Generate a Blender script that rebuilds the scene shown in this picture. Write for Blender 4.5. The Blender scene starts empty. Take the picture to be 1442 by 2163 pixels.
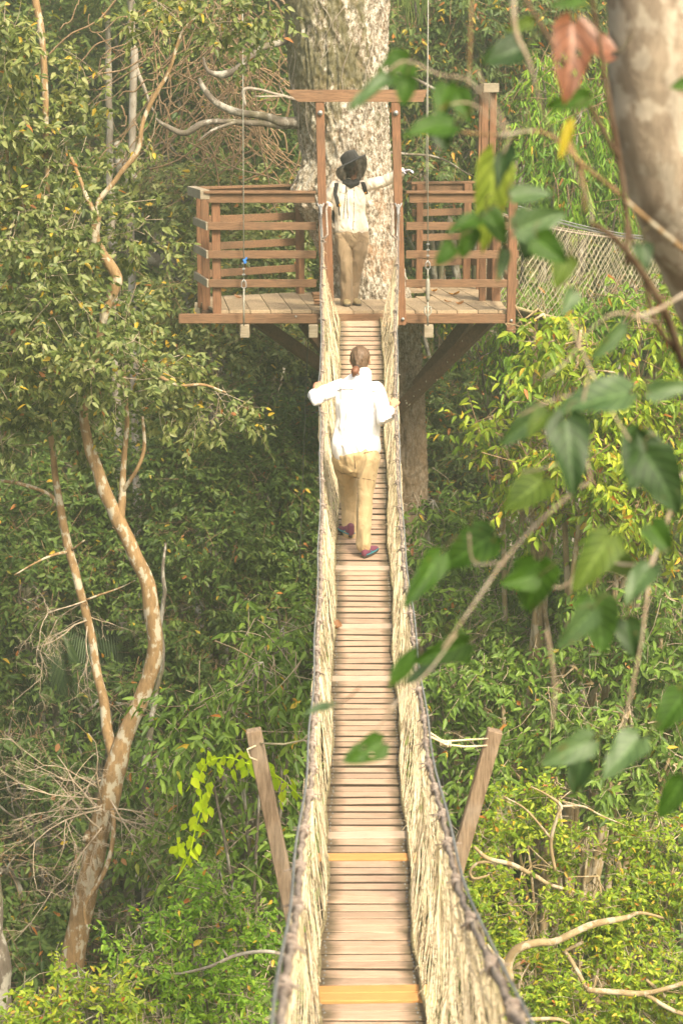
HAZE, SUN, SKY, SUN_EL, SUN_AZ, SUN_ANG, EXPO = .005, 3.0, .15, 46, 147, 8.0, 1.07
import bpy, bmesh, math, random
import numpy as np
from mathutils import Vector, Matrix, noise
from mathutils.bvhtree import BVHTree
R = math.radians
rng = np.random.default_rng(7)
random.seed(7)
scene = bpy.context.scene
col = scene.collection

# ------------------------------------------------------------------ camera geometry
PW, PH, FPX, PITCH = 1442.0, 2163.0, 3900.0, R(12.05)
CP, SP = math.cos(PITCH), math.sin(PITCH)
def at(px, py, d):
    """world point seen at photograph pixel (px,py), d metres ahead of the camera (world y)"""
    u = (px - PW/2)/FPX; v = (py - PH/2)/FPX
    k = d/(CP - v*SP)
    return Vector((u*k, d, (-SP - v*CP)*k))
def dep(p): return p[1]*CP - p[2]*SP
def m_per_px(px, py, d): return dep(at(px, py, d))/FPX

# ------------------------------------------------------------------ object helpers
def tag(o, label=None, cat=None, group=None, kind=None):
    if label: o['label'] = label
    if cat: o['category'] = cat
    if group: o['group'] = group
    if kind: o['kind'] = kind
    return o
def empty(name, loc, label=None, cat=None, group=None):
    o = bpy.data.objects.new(name, None); col.objects.link(o); o.location = loc
    o.empty_display_size = 0.2
    return tag(o, label, cat, group)
def wloc(o):
    v = Vector((0, 0, 0))
    while o is not None:
        v += o.location; o = o.parent
    return v
def link_mesh(name, me, mat=None, parent=None, origin=None):
    """me holds world coordinates; re-origin it"""
    o = bpy.data.objects.new(name, me); col.objects.link(o)
    if parent is not None:
        off = wloc(parent); o.parent = parent
    else:
        off = Vector(origin) if origin is not None else Vector((0, 0, 0))
        o.location = off
    if off.length > 0: me.transform(Matrix.Translation(-off))
    if mat is not None and len(me.materials) == 0: me.materials.append(mat)
    return o
def np_mesh(name, V, F):
    """V (n,3) float, F (m,k) int, all faces with k corners"""
    me = bpy.data.meshes.new(name)
    V = np.ascontiguousarray(V, dtype=np.float32); F = np.ascontiguousarray(F, dtype=np.int32)
    m, k = F.shape
    me.vertices.add(len(V)); me.vertices.foreach_set('co', V.ravel())
    me.loops.add(m*k); me.loops.foreach_set('vertex_index', F.ravel())
    me.polygons.add(m); me.polygons.foreach_set('loop_start', np.arange(0, m*k, k, dtype=np.int32))
    me.polygons.foreach_set('loop_total', np.full(m, k, dtype=np.int32))
    me.update(calc_edges=True)
    return me
class MB:
    def __init__(s): s.v = []; s.f = []; s.sm = []
    def add(s, vs, fs, smooth=False):
        b = len(s.v); s.v += [tuple(x) for x in vs]
        s.f += [tuple(i + b for i in f) for f in fs]; s.sm += [smooth]*len(fs)
    def box(s, c, sx, sy, sz, X=(1,0,0), Y=(0,1,0), Z=(0,0,1), bev=0.0):
        c = Vector(c); X = Vector(X).normalized(); Y = Vector(Y).normalized(); Z = Vector(Z).normalized()
        hx, hy, hz = sx/2, sy/2, sz/2
        b = min(bev, hx*.5, hy*.5, hz*.5)
        if b <= 0:
            vs = [c + X*hx*i + Y*hy*j + Z*hz*k for k in (-1,1) for j in (-1,1) for i in (-1,1)]
            s.add(vs, [(0,2,3,1),(4,5,7,6),(0,1,5,4),(2,6,7,3),(0,4,6,2),(1,3,7,5)])
        else:
            # chamfer: 24 verts
            vs = []; idx = {}
            for i in (-1,1):
                for j in (-1,1):
                    for k in (-1,1):
                        for a in range(3):
                            q = [hx - b, hy - b, hz - b]
                            q[a] += b
                            idx[(i,j,k,a)] = len(vs)
                            vs.append(c + X*q[0]*i + Y*q[1]*j + Z*q[2]*k)
            fs = []
            for a in range(3):
                o1, o2 = (a+1) % 3, (a+2) % 3
                for sg in (-1,1):
                    def key(p, q):
                        t = [0,0,0]; t[a] = sg; t[o1] = p; t[o2] = q; return (t[0],t[1],t[2],a)
                    f = [idx[key(-1,-1)], idx[key(1,-1)], idx[key(1,1)], idx[key(-1,1)]]
                    fs.append(f if sg > 0 else f[::-1])
                # edges along axis a
                for p in (-1,1):
                    for q in (-1,1):
                        def kk(w, ax):
                            t = [0,0,0]; t[a] = w; t[o1] = p; t[o2] = q; return idx[(t[0],t[1],t[2],ax)]
                        f = [kk(-1,o1), kk(1,o1), kk(1,o2), kk(-1,o2)]
                        fs.append(f if p*q < 0 else f[::-1])
            for i in (-1,1):
                for j in (-1,1):
                    for k in (-1,1):
                        f = [idx[(i,j,k,0)], idx[(i,j,k,1)], idx[(i,j,k,2)]]
                        fs.append(f if i*j*k > 0 else f[::-1])
            s.add(vs, fs)
    def beam(s, p0, p1, w, h, up=(0,0,1), bev=0.004):
        """w across, h along 'up'"""
        p0 = Vector(p0); p1 = Vector(p1); Y = (p1-p0); L = Y.length; Y.normalize()
        X = Y.cross(Vector(up)).normalized(); Z = X.cross(Y).normalized()
        s.box((p0+p1)/2, w, L, h, X, Y, Z, bev)
    def tube(s, pts, rad, n=8, cap=True, ref=None):
        pts = [Vector(p) for p in pts]; m = len(pts)
        if not hasattr(rad, '__len__'): rad = [rad]*m
        T = []
        for i in range(m):
            t = pts[min(i+1, m-1)] - pts[max(i-1, 0)]
            T.append(t.normalized() if t.length > 1e-9 else Vector((0,0,1)))
        if ref is None: ref = Vector((1,0,0)) if abs(T[0].x) < .8 else Vector((0,1,0))
        a = Vector(ref); b0 = len(s.v); vs = []
        for i in range(m):
            a = (a - T[i]*a.dot(T[i]))
            if a.length < 1e-6: a = T[i].orthogonal()
            a.normalize(); b = T[i].cross(a)
            r = rad[i]
            ra, rb = (r, r) if not hasattr(r, '__len__') else r
            for k in range(n):
                th = 2*math.pi*k/n
                vs.append(pts[i] + a*math.cos(th)*ra + b*math.sin(th)*rb)
            if ref is not None and hasattr(r, '__len__'): a = Vector(ref)
        fs = [(i*n+k, i*n+(k+1) % n, (i+1)*n+(k+1) % n, (i+1)*n+k) for i in range(m-1) for k in range(n)]
        if cap: fs += [tuple(range(n))[::-1], tuple((m-1)*n+k for k in range(n))]
        s.add(vs, fs, True)
    def limb(s, pts, rad, ref=(1,0,0), n=18):
        """closed tapered limb with rounded ends, elliptical radii (a along ref, b across)"""
        pts = [Vector(p) for p in pts]
        rad = [(r, r) if not hasattr(r, '__len__') else r for r in rad]
        t0 = (pts[0]-pts[1]).normalized(); t1 = (pts[-1]-pts[-2]).normalized()
        P = []; Q = []
        r0 = min(rad[0]); r1 = min(rad[-1])
        for a in (85, 60, 30):
            P.append(pts[0] + t0*r0*math.sin(R(a))); Q.append((rad[0][0]*math.cos(R(a)), rad[0][1]*math.cos(R(a))))
        P += pts; Q += rad
        for a in (30, 60, 85):
            P.append(pts[-1] + t1*r1*math.sin(R(a))); Q.append((rad[-1][0]*math.cos(R(a)), rad[-1][1]*math.cos(R(a))))
        s.tube(P, Q, n, True, Vector(ref))
    def ball(s, c, rx, ry=None, rz=None, nu=14, nv=10, X=(1,0,0), Y=(0,1,0), Z=(0,0,1)):
        ry = ry or rx; rz = rz or rx
        c = Vector(c); X = Vector(X); Y = Vector(Y); Z = Vector(Z); vs = [c - Z*rz]
        for j in range(1, nv):
            ph = -math.pi/2 + math.pi*j/nv
            for i in range(nu):
                th = 2*math.pi*i/nu
                vs.append(c + X*rx*math.cos(ph)*math.cos(th) + Y*ry*math.cos(ph)*math.sin(th) + Z*rz*math.sin(ph))
        vs.append(c + Z*rz); fs = []
        for i in range(nu):
            fs.append((0, 1+(i+1) % nu, 1+i))
            for j in range(nv-2):
                a = 1+j*nu; fs.append((a+i, a+(i+1) % nu, a+nu+(i+1) % nu, a+nu+i))
            fs.append((1+(nv-2)*nu+i, 1+(nv-2)*nu+(i+1) % nu, len(vs)-1))
        s.add(vs, fs, True)
    def mesh(s, name):
        me = bpy.data.meshes.new(name); me.from_pydata(s.v, [], s.f)
        me.polygons.foreach_set('use_smooth', s.sm); me.update(); return me
    def build(s, name, mat, parent=None, origin=None):
        return link_mesh(name, s.mesh(name), mat, parent, origin)
def fuse_mesh(mb, voxel=.012, smooth=4, wr=None):
    """voxel-union the pieces in mb into one continuous surface; wr=(amp,scale vector,seed) adds folds"""
    me = mb.mesh('tmp'); o = bpy.data.objects.new('tmp', me); col.objects.link(o)
    m = o.modifiers.new('r', 'REMESH'); m.mode = 'VOXEL'; m.voxel_size = voxel
    if smooth:
        q = o.modifiers.new('s', 'SMOOTH'); q.factor = .5; q.iterations = smooth
    bpy.context.view_layer.update()
    dg = bpy.context.evaluated_depsgraph_get()
    out = bpy.data.meshes.new_from_object(o.evaluated_get(dg))
    bpy.data.objects.remove(o); bpy.data.meshes.remove(me)
    if wr:
        for amp, sc, sd in wr:
            nrm = [v.normal.copy() for v in out.vertices]
            for v, nn in zip(out.vertices, nrm):
                q = Vector((v.co.x*sc[0]+sd, v.co.y*sc[1], v.co.z*sc[2]))
                t = 1 - abs(noise.noise(q))*2.2
                v.co += nn*amp*t
    out.polygons.foreach_set('use_smooth', [True]*len(out.polygons)); out.update()
    return out
def fuse(name, mb, mat, parent, voxel=.012, smooth=4, wr=None, origin=None):
    return link_mesh(name, fuse_mesh(mb, voxel, smooth, wr), mat, parent, origin)
def crom(pts, k=5):
    """Catmull-Rom through tuples (any length)"""
    P = [np.array(p, float) for p in pts]; P = [2*P[0]-P[1]] + P + [2*P[-1]-P[-2]]
    out = []
    for i in range(1, len(P)-2):
        for j in range(k):
            t = j/k
            out.append(.5*((2*P[i]) + (-P[i-1]+P[i+1])*t + (2*P[i-1]-5*P[i]+4*P[i+1]-P[i+2])*t*t + (-P[i-1]+3*P[i]-3*P[i+1]+P[i+2])*t**3))
    out.append(P[-2]); return out
def pxtube(mb, path, n=8, k=5, wob=0.0):
    """tube along a path of (px,py,d,radius in px)"""
    q = crom(path, k); pts = []; rad = []
    for i, (x, y, d, r) in enumerate(q):
        p = at(x, y, d)
        if wob: p += Vector((noise.noise(p*3), noise.noise(p*3+Vector((9,0,0))), noise.noise(p*3+Vector((0,9,0)))))*wob
        pts.append(p); rad.append(max(r, .15)*dep(p)/FPX*(1 + .12*noise.noise(p*6)))
    mb.tube(pts, rad, n)
    return pts

# ------------------------------------------------------------------ materials
def new_mat(name):
    m = bpy.data.materials.new(name); m.use_nodes = True
    nt = m.node_tree; nt.nodes.clear()
    out = nt.nodes.new('ShaderNodeOutputMaterial')
    return m, nt, out
def N(nt, t, **kw):
    n = nt.nodes.new(t)
    for k, v in kw.items(): setattr(n, k, v)
    return n
def ramp(nt, stops, interp='LINEAR'):
    r = nt.nodes.new('ShaderNodeValToRGB'); r.color_ramp.interpolation = interp
    e = r.color_ramp.elements
    while len(e) < len(stops): e.new(.5)
    for i, (p, c) in enumerate(stops):
        e[i].position = p; e[i].color = (c[0], c[1], c[2], 1)
    return r
def mixc(nt, fac, a, b, mode='MIX'):
    m = N(nt, 'ShaderNodeMix', data_type='RGBA', blend_type=mode)
    for s, v in ((m.inputs[0], fac), (m.inputs[6], a), (m.inputs[7], b)):
        if hasattr(v, 'is_output') or isinstance(v, bpy.types.NodeSocket): nt.links.new(v, s)
        elif hasattr(v, '__len__'): s.default_value = (v[0], v[1], v[2], 1)
        else: s.default_value = v
    return m.outputs[2]
def noise_tex(nt, scale, stretch=(1,1,1), detail=5, rough=.6, dist=0, coord='Object'):
    tc = N(nt, 'ShaderNodeTexCoord'); mp = N(nt, 'ShaderNodeMapping')
    nt.links.new(tc.outputs[coord], mp.inputs[0]); mp.inputs['Scale'].default_value = stretch
    n = N(nt, 'ShaderNodeTexNoise'); n.inputs['Scale'].default_value = scale
    n.inputs['Detail'].default_value = detail; n.inputs['Roughness'].default_value = rough
    n.inputs['Distortion'].default_value = dist
    nt.links.new(mp.outputs[0], n.inputs['Vector'])
    return n.outputs[0]
def math_n(nt, op, a, b=None, clamp=False):
    m = N(nt, 'ShaderNodeMath', operation=op, use_clamp=clamp)
    for s, v in ((m.inputs[0], a), (m.inputs[1], b)):
        if v is None: continue
        if isinstance(v, bpy.types.NodeSocket): nt.links.new(v, s)
        else: s.default_value = v
    return m.outputs[0]
def finish(nt, out, colr, rough=.7, bump=None, bstr=.3, bdist=.01, spec=.4, metal=0):
    b = N(nt, 'ShaderNodeBsdfPrincipled')
    if isinstance(colr, bpy.types.NodeSocket): nt.links.new(colr, b.inputs['Base Color'])
    else: b.inputs['Base Color'].default_value = (*colr, 1)
    if isinstance(rough, bpy.types.NodeSocket): nt.links.new(rough, b.inputs['Roughness'])
    else: b.inputs['Roughness'].default_value = rough
    b.inputs['Specular IOR Level'].default_value = spec; b.inputs['Metallic'].default_value = metal
    if bump is not None:
        bp = N(nt, 'ShaderNodeBump'); bp.inputs['Strength'].default_value = bstr; bp.inputs['Distance'].default_value = bdist
        nt.links.new(bump, bp.inputs['Height']); nt.links.new(bp.outputs[0], b.inputs['Normal'])
    nt.links.new(b.outputs[0], out.inputs[0]); return b
def island(nt): return N(nt, 'ShaderNodeNewGeometry').outputs['Random Per Island']

def wood(name, c1, c2, stretch, dirt=(.12,.09,.06), dirt_amt=.35, rough=.75, isl=.35):
    m, nt, out = new_mat(name)
    g = noise_tex(nt, 14, stretch, 8, .7, .6)
    g2 = noise_tex(nt, 2.5, (1,1,1), 5, .65)
    base = ramp(nt, [(.38, c1), (.62, c2)]); nt.links.new(g, base.inputs[0])
    dm = ramp(nt, [(.45, (0,0,0)), (.68, (1,1,1))]); nt.links.new(g2, dm.inputs[0])
    c = mixc(nt, math_n(nt, 'MULTIPLY', dm.outputs[0], dirt_amt), base.outputs[0], dirt)
    v = ramp(nt, [(0, (1-isl,)*3), (1, (1+isl*.4,)*3)]); nt.links.new(island(nt), v.inputs[0])
    c = mixc(nt, 1.0, c, v.outputs[0], 'MULTIPLY')
    finish(nt, out, c, rough, g, .35, .006, .3)
    return m
MAT = {}
MAT['wood_x'] = wood('red wood along x', (.15,.078,.042), (.31,.175,.095), (.5,6,6))
MAT['wood_z'] = wood('red wood upright', (.165,.075,.038), (.35,.175,.09), (6,6,.4))
MAT['wood_grey'] = wood('greyed wood', (.30,.245,.17), (.48,.41,.30), (.6,6,6))
MAT['deck'] = wood('deck board', (.30,.215,.13), (.47,.36,.235), (6,.5,6), dirt=(.16,.12,.08), dirt_amt=.5, isl=.25)
MAT['dark_wood'] = wood('dark brown beam', (.11,.06,.035), (.20,.11,.06), (2,2,2))
MAT['outrigger'] = wood('weathered post', (.17,.115,.07), (.36,.26,.17), (6,6,.5), dirt=(.5,.45,.38), dirt_amt=.35)
def plank_mat(name, c1, c2, wear=.75):
    m, nt, out = new_mat(name)
    g = noise_tex(nt, 16, (.5,6,6), 8, .7, .5)
    base = ramp(nt, [(.3, c1), (.72, c2)]); nt.links.new(g, base.inputs[0])
    # algae and dirt caught at both board ends, away from where feet tread
    tc = N(nt, 'ShaderNodeTexCoord'); sx = N(nt, 'ShaderNodeSeparateXYZ'); nt.links.new(tc.outputs['Object'], sx.inputs[0])
    # deck axis: object origin x=0 at world x = .075 + .0068*y
    ax = math_n(nt, 'ADD', math_n(nt, 'MULTIPLY', sx.outputs[1], .0068), 0.0)
    dx = math_n(nt, 'ABSOLUTE', math_n(nt, 'SUBTRACT', sx.outputs[0], ax))
    n3 = noise_tex(nt, 5, (1,1.8,1), 5, .65)
    e = math_n(nt, 'ADD', dx, math_n(nt, 'MULTIPLY', math_n(nt, 'SUBTRACT', n3, .5), .16))
    er = ramp(nt, [(.125, (0,0,0)), (.20, (1,1,1))]); nt.links.new(e, er.inputs[0])
    c = mixc(nt, math_n(nt, 'MULTIPLY', er.outputs[0], wear), base.outputs[0], (.085,.07,.035))
    v = ramp(nt, [(0, (.80,.80,.80)), (.5, (1,1,1)), (1, (1.1,1.09,1.08))]); nt.links.new(island(nt), v.inputs[0])
    c = mixc(nt, 1.0, c, v.outputs[0], 'MULTIPLY')
    finish(nt, out, c, .7, g, .35, .005, .3); return m
MAT['plank'] = plank_mat('bridge plank', (.39,.258,.17), (.66,.475,.345), .85)
MAT['plank_pale'] = plank_mat('pale bridge plank', (.52,.40,.29), (.70,.56,.43), .25)
MAT['plank_orange'] = plank_mat('new orange plank', (.60,.29,.09), (.76,.41,.15), .05)
def rope_mat(name, c1, c2, bump=True, sc=60, green=None):
    m, nt, out = new_mat(name)
    g = noise_tex(nt, sc, (1,1,1), 4, .6)
    base = ramp(nt, [(.35, c1), (.65, c2)]); nt.links.new(g, base.inputs[0])
    v = ramp(nt, [(0, (.72,.7,.62)), (1, (1.1,1.08,1.05))]); nt.links.new(island(nt), v.inputs[0])
    c = mixc(nt, 1.0, base.outputs[0], v.outputs[0], 'MULTIPLY')
    if green:
        g3 = noise_tex(nt, 1.6, (1,1,1), 3, .5)
        gr = ramp(nt, [(.52, (0,0,0)), (.68, (1,1,1))]); nt.links.new(g3, gr.inputs[0])
        c = mixc(nt, math_n(nt, 'MULTIPLY', gr.outputs[0], .55), c, green)
    finish(nt, out, c, .85, g, .5, .002, .2); return m
MAT['net'] = rope_mat('straw net cord', (.60,.49,.33), (.82,.72,.55), green=(.50,.44,.26))
MAT['net_far'] = rope_mat('pale net cord', (.52,.46,.33), (.70,.65,.50))
MAT['rail_rope'] = rope_mat('grey brown rope', (.17,.13,.11), (.40,.34,.30), sc=35)
MAT['foot_rope'] = rope_mat('mossy rope', (.17,.145,.08), (.36,.31,.19), sc=35)
def simple(name, c, rough=.5, metal=0, spec=.4, var=.25, sc=20):
    m, nt, out = new_mat(name)
    g = noise_tex(nt, sc, (1,1,1), 5, .6)
    r = ramp(nt, [(.3, tuple(x*(1-var) for x in c)), (.7, tuple(min(1, x*(1+var)) for x in c))]); nt.links.new(g, r.inputs[0])
    finish(nt, out, r.outputs[0], rough, g, .15, .003, spec, metal); return m
MAT['steel'] = simple('galvanised steel', (.30,.30,.29), .5, .6)
MAT['cable'] = simple('steel cable', (.30,.29,.24), .6, .3)
MAT['dark_cable'] = simple('dark cable', (.05,.055,.04), .7)
MAT['blue_tape'] = simple('blue tape', (.04,.2,.65), .5)
def cloth(name, c, sc=220, var=.06, rough=.85):
    m, nt, out = new_mat(name)
    g = noise_tex(nt, 9, (1,1,.55), 3, .45, 1.4); g2 = noise_tex(nt, 7, (1,1,1), 4, .6)
    r = ramp(nt, [(.3, tuple(x*(1-var) for x in c)), (.7, tuple(min(1, x*(1+var)) for x in c))]); nt.links.new(g2, r.inputs[0])
    b = finish(nt, out, r.outputs[0], rough, g, .75, .05, .2)
    b.inputs['Sheen Weight'].default_value = .1; return m
MAT['shirt_white'] = cloth('white cotton', (.82,.80,.79), var=.02)
MAT['shirt_cream'] = cloth('cream cotton', (.74,.66,.54), var=.04)
MAT['khaki'] = cloth('khaki cotton', (.50,.365,.20))
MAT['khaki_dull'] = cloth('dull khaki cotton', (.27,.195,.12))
MAT['black_cloth'] = cloth('black nylon', (.025,.023,.024))
MAT['hat'] = cloth('charcoal felt hat', (.045,.042,.04))
MAT['seam'] = cloth('dark seam thread', (.17,.11,.05))  # darker thread for the trouser seams and shirt placket
MAT['seam_white'] = cloth('shirt seam', (.27,.25,.27))
MAT['button'] = simple('shirt button', (.38,.30,.22), .4)
MAT['skin'] = simple('tanned skin', (.58,.27,.16), .5, 0, .4, .08)
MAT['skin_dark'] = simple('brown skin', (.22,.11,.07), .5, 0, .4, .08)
MAT['glove'] = simple('grey patterned glove', (.48,.45,.50), .8, 0, .2, .35, 90)
MAT['boot'] = simple('tan boot leather', (.30,.23,.12), .7, 0, .3, .3, 40)
MAT['sole'] = simple('dark rubber sole', (.09,.075,.06), .8)
MAT['pink'] = simple('pink trainer mesh', (.20,.06,.10), .6, 0, .3, .2)
MAT['teal'] = simple('teal trainer mesh', (.04,.22,.28), .6, 0, .3, .2)
MAT['amber'] = simple('amber buckle', (.8,.35,.03), .5)
def hair_mat(name, c1, c2):
    m, nt, out = new_mat(name)
    g = noise_tex(nt, 40, (5,5,.6), 5, .7)
    r = ramp(nt, [(.3, c1), (.7, c2)]); nt.links.new(g, r.inputs[0])
    finish(nt, out, r.outputs[0], .5, g, .6, .004, .4); return m
MAT['hair'] = hair_mat('light brown hair', (.035,.02,.011), (.20,.12,.065))
MAT['hair_tail'] = hair_mat('auburn pony tail', (.10,.035,.015), (.20,.08,.035))
m, nt, out = new_mat('black insect net')
tr = N(nt, 'ShaderNodeBsdfTransparent'); df = N(nt, 'ShaderNodeBsdfDiffuse'); df.inputs[0].default_value = (.012,.011,.012,1)
g = noise_tex(nt, 30, (1,1,1), 3, .5); r = ramp(nt, [(.35, (.50,)*3), (.65, (.76,)*3)]); nt.links.new(g, r.inputs[0])
mx = N(nt, 'ShaderNodeMixShader'); nt.links.new(r.outputs[0], mx.inputs[0]); nt.links.new(tr.outputs[0], mx.inputs[1]); nt.links.new(df.outputs[0], mx.inputs[2])
nt.links.new(mx.outputs[0], out.inputs[0]); MAT['veil'] = m

def leaf_mat(name, cols, yellow=.03, orange=.01, trans=.35, rough=.45, spec=.35, tmul=1.3):
    """cols: dark -> light leaf colours; one random value per leaf"""
    m, nt, out = new_mat(name)
    n = len(cols); lim = 1 - yellow - orange
    st = [(i*lim/(n-1), c) for i, c in enumerate(cols)]
    st += [(lim+.001, (.55,.40,.04)), (lim+yellow, (.60,.42,.05)), (min(.9995, lim+yellow+.001), (.52,.20,.035)), (1, (.36,.14,.05))]
    if yellow + orange <= 0: st = st[:n]
    r = ramp(nt, st); nt.links.new(island(nt), r.inputs[0])
    g = noise_tex(nt, .55, (1,1,1), 3, .6)
    vr = ramp(nt, [(.3, (.78,.84,.8)), (.7, (1.2,1.12,1.05))]); nt.links.new(g, vr.inputs[0])
    c = mixc(nt, 1.0, r.outputs[0], vr.outputs[0], 'MULTIPLY')
    b = N(nt, 'ShaderNodeBsdfPrincipled'); nt.links.new(c, b.inputs['Base Color'])
    b.inputs['Roughness'].default_value = rough; b.inputs['Specular IOR Level'].default_value = spec
    t = N(nt, 'ShaderNodeBsdfTranslucent'); c2 = mixc(nt, 1.0, c, (tmul*1.1, tmul, tmul*.45), 'MULTIPLY'); nt.links.new(c2, t.inputs[0])
    mx = N(nt, 'ShaderNodeMixShader'); mx.inputs[0].default_value = trans
    nt.links.new(b.outputs[0], mx.inputs[1]); nt.links.new(t.outputs[0], mx.inputs[2]); nt.links.new(mx.outputs[0], out.inputs[0])
    return m
LEAF = {
 'olive': leaf_mat('olive leaves', [(.055,.088,.018),(.12,.165,.04),(.21,.25,.075),(.33,.355,.16)], .018, .008, .4),
 'dark': leaf_mat('dark green leaves', [(.045,.09,.018),(.09,.155,.03),(.17,.25,.055)], .008, .006, .4),
 'mid': leaf_mat('mid green leaves', [(.055,.11,.016),(.12,.215,.03),(.21,.33,.05)], .008, .008, .4),
 'bright': leaf_mat('bright green leaves', [(.08,.18,.015),(.17,.33,.025),(.30,.47,.045)], .01, .006, .45),
 'yellow': leaf_mat('yellow green leaves', [(.10,.19,.014),(.23,.35,.025),(.43,.50,.045)], .03, .015, .45),
 'autumn': leaf_mat('dark leaves with orange ones', [(.045,.085,.02),(.09,.145,.03),(.17,.23,.06)], .03, .03, .4),
 'dull': leaf_mat('dull far leaves', [(.06,.11,.022),(.13,.19,.04),(.23,.29,.07)], .01, .01, .35, .6),
 'lime': leaf_mat('lime vine leaves', [(.34,.52,.015),(.50,.68,.02),(.58,.70,.04)], 0, 0, .55),
 'palm': leaf_mat('dark palm leaflets', [(.025,.055,.02),(.06,.10,.035)], 0, 0, .2),
 'brownleaf': leaf_mat('dry brown leaves', [(.28,.13,.06),(.45,.24,.13)], 0, 0, .3),
}
def bark(name, c1, c2, patch, pamt=.5, pscale=9, moss=None, stretch=(1,1,.35), sc=10, bst=.6, thr=.52):
    m, nt, out = new_mat(name)
    g = noise_tex(nt, sc, stretch, 9, .72, .3)
    base = ramp(nt, [(.32, c1), (.68, c2)]); nt.links.new(g, base.inputs[0])
    p = noise_tex(nt, pscale, (1,1,.55), 4, .6)
    pr = ramp(nt, [(thr, (0,0,0)), (thr+.05, (1,1,1))]); nt.links.new(p, pr.inputs[0])
    c = mixc(nt, math_n(nt, 'MULTIPLY', pr.outputs[0], pamt), base.outputs[0], patch)
    if moss:
        q = noise_tex(nt, 2.2, (1,1,.6), 5, .7)
        qr = ramp(nt, [(.5, (0,0,0)), (.62, (1,1,1))]); nt.links.new(q, qr.inputs[0])
        c = mixc(nt, math_n(nt, 'MULTIPLY', qr.outputs[0], .7), c, moss)
    finish(nt, out, c, .85, g, bst, .02, .2); return m
MAT['bark_orange'] = bark('orange bark with pale lichen', (.17,.105,.05), (.36,.235,.115), (.50,.47,.37), .7, 13, thr=.52, sc=22, stretch=(1,1,.3))
MAT['bark_grey'] = bark('grey mossy bark', (.07,.055,.042), (.20,.17,.135), (.42,.40,.34), .6, 8, (.09,.085,.03))
MAT['bark_pale'] = bark('pale trunk bark', (.19,.155,.12), (.36,.31,.25), (.5,.47,.40), .4, 6)
MAT['bark_tan'] = bark('tan branch bark', (.20,.14,.07), (.38,.29,.16), (.52,.46,.36), .5, 12)
MAT['bark_near'] = bark('near mottled bark', (.14,.10,.07), (.42,.34,.25), (.56,.49,.39), .55, 24, stretch=(1,1,.4), sc=11, thr=.50, bst=.9)
MAT['vine_stem'] = bark('vine stem', (.045,.038,.015), (.10,.082,.036), (.15,.13,.08), .3, 20)
MAT['dark_stem'] = bark('dark vine stem', (.055,.033,.02), (.14,.085,.045), (.2,.15,.1), .3, 20)
MAT['plank_side_shade'] = simple('weathered board edge with painted gap shade', (.07,.05,.032), .85)  # weathered edge, darkened to paint in the shade of the gaps between boards
MAT['twig'] = bark('pale twig', (.26,.19,.12), (.46,.37,.27), (.5,.45,.38), .4, 20)
MAT['twig_brown'] = bark('brown twig', (.17,.10,.05), (.34,.22,.12), (.4,.33,.25), .3, 20)

def giant_bark():
    m, nt, out = new_mat('giant tree bark')
    g = noise_tex(nt, 13, (1,1,.6), 10, .8, .4)
    fine = noise_tex(nt, 38, (1,1,.7), 8, .8)
    base = ramp(nt, [(.40, (.03,.02,.014)), (.465, (.18,.135,.095)), (.505, (.38,.33,.26)), (.56, (.66,.615,.53))])
    mixv = math_n(nt, 'ADD', math_n(nt, 'MULTIPLY', g, .5), math_n(nt, 'MULTIPLY', fine, .5)); nt.links.new(mixv, base.inputs[0])
    tc = N(nt, 'ShaderNodeTexCoord'); sx = N(nt, 'ShaderNodeSeparateXYZ'); nt.links.new(tc.outputs['Object'], sx.inputs[0])
    big = noise_tex(nt, 1.4, (1,1,.5), 6, .75); med = noise_tex(nt, 5, (1,1,.5), 7, .75)
    # moss grows on the left flank (object x<0) above the platform and again low down
    lf = math_n(nt, 'SUBTRACT', math_n(nt, 'ADD', math_n(nt, 'MULTIPLY', big, .9), math_n(nt, 'MULTIPLY', med, .9)), math_n(nt, 'MULTIPLY', sx.outputs[0], .26))
    z1 = ramp(nt, [(.0, (1,1,1)), (.60, (.9,.9,.9)), (.66, (0,0,0)), (.72, (.25,.25,.25)), (.77, (1,1,1)), (1, (1,1,1))])
    nt.links.new(math_n(nt, 'ADD', math_n(nt, 'DIVIDE', sx.outputs[2], 20.0), 0.0), z1.inputs[0])
    mr = ramp(nt, [(.91, (0,0,0)), (.98, (1,1,1))]); nt.links.new(lf, mr.inputs[0])
    c = mixc(nt, math_n(nt, 'MULTIPLY', math_n(nt, 'MULTIPLY', mr.outputs[0], z1.outputs[0]), .8), base.outputs[0], (.095,.088,.03))
    # reddish inner bark where the surface has flaked near the deck
    rr = ramp(nt, [(.50, (0,0,0)), (.66, (1,1,1))]); nt.links.new(noise_tex(nt, 3.2, (1,1,.7), 8, .78), rr.inputs[0])
    z2 = ramp(nt, [(.56, (.5,.5,.5)), (.62, (1,1,1)), (.68, (.9,.9,.9)), (.74, (.25,.25,.25)), (1, (.1,.1,.1))])
    nt.links.new(math_n(nt, 'DIVIDE', sx.outputs[2], 20.0), z2.inputs[0])
    c = mixc(nt, math_n(nt, 'MULTIPLY', math_n(nt, 'MULTIPLY', rr.outputs[0], z2.outputs[0]), .7), c, (.46,.25,.12))
    # lower trunk is brown, not bleached
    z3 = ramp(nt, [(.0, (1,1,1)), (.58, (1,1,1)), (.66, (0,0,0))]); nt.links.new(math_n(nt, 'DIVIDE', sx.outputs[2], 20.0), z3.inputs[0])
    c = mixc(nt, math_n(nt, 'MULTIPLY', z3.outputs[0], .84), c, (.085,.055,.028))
    finish(nt, out, c, .9, mixv, .9, .03, .15); return m
MAT['giant'] = giant_bark()

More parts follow.
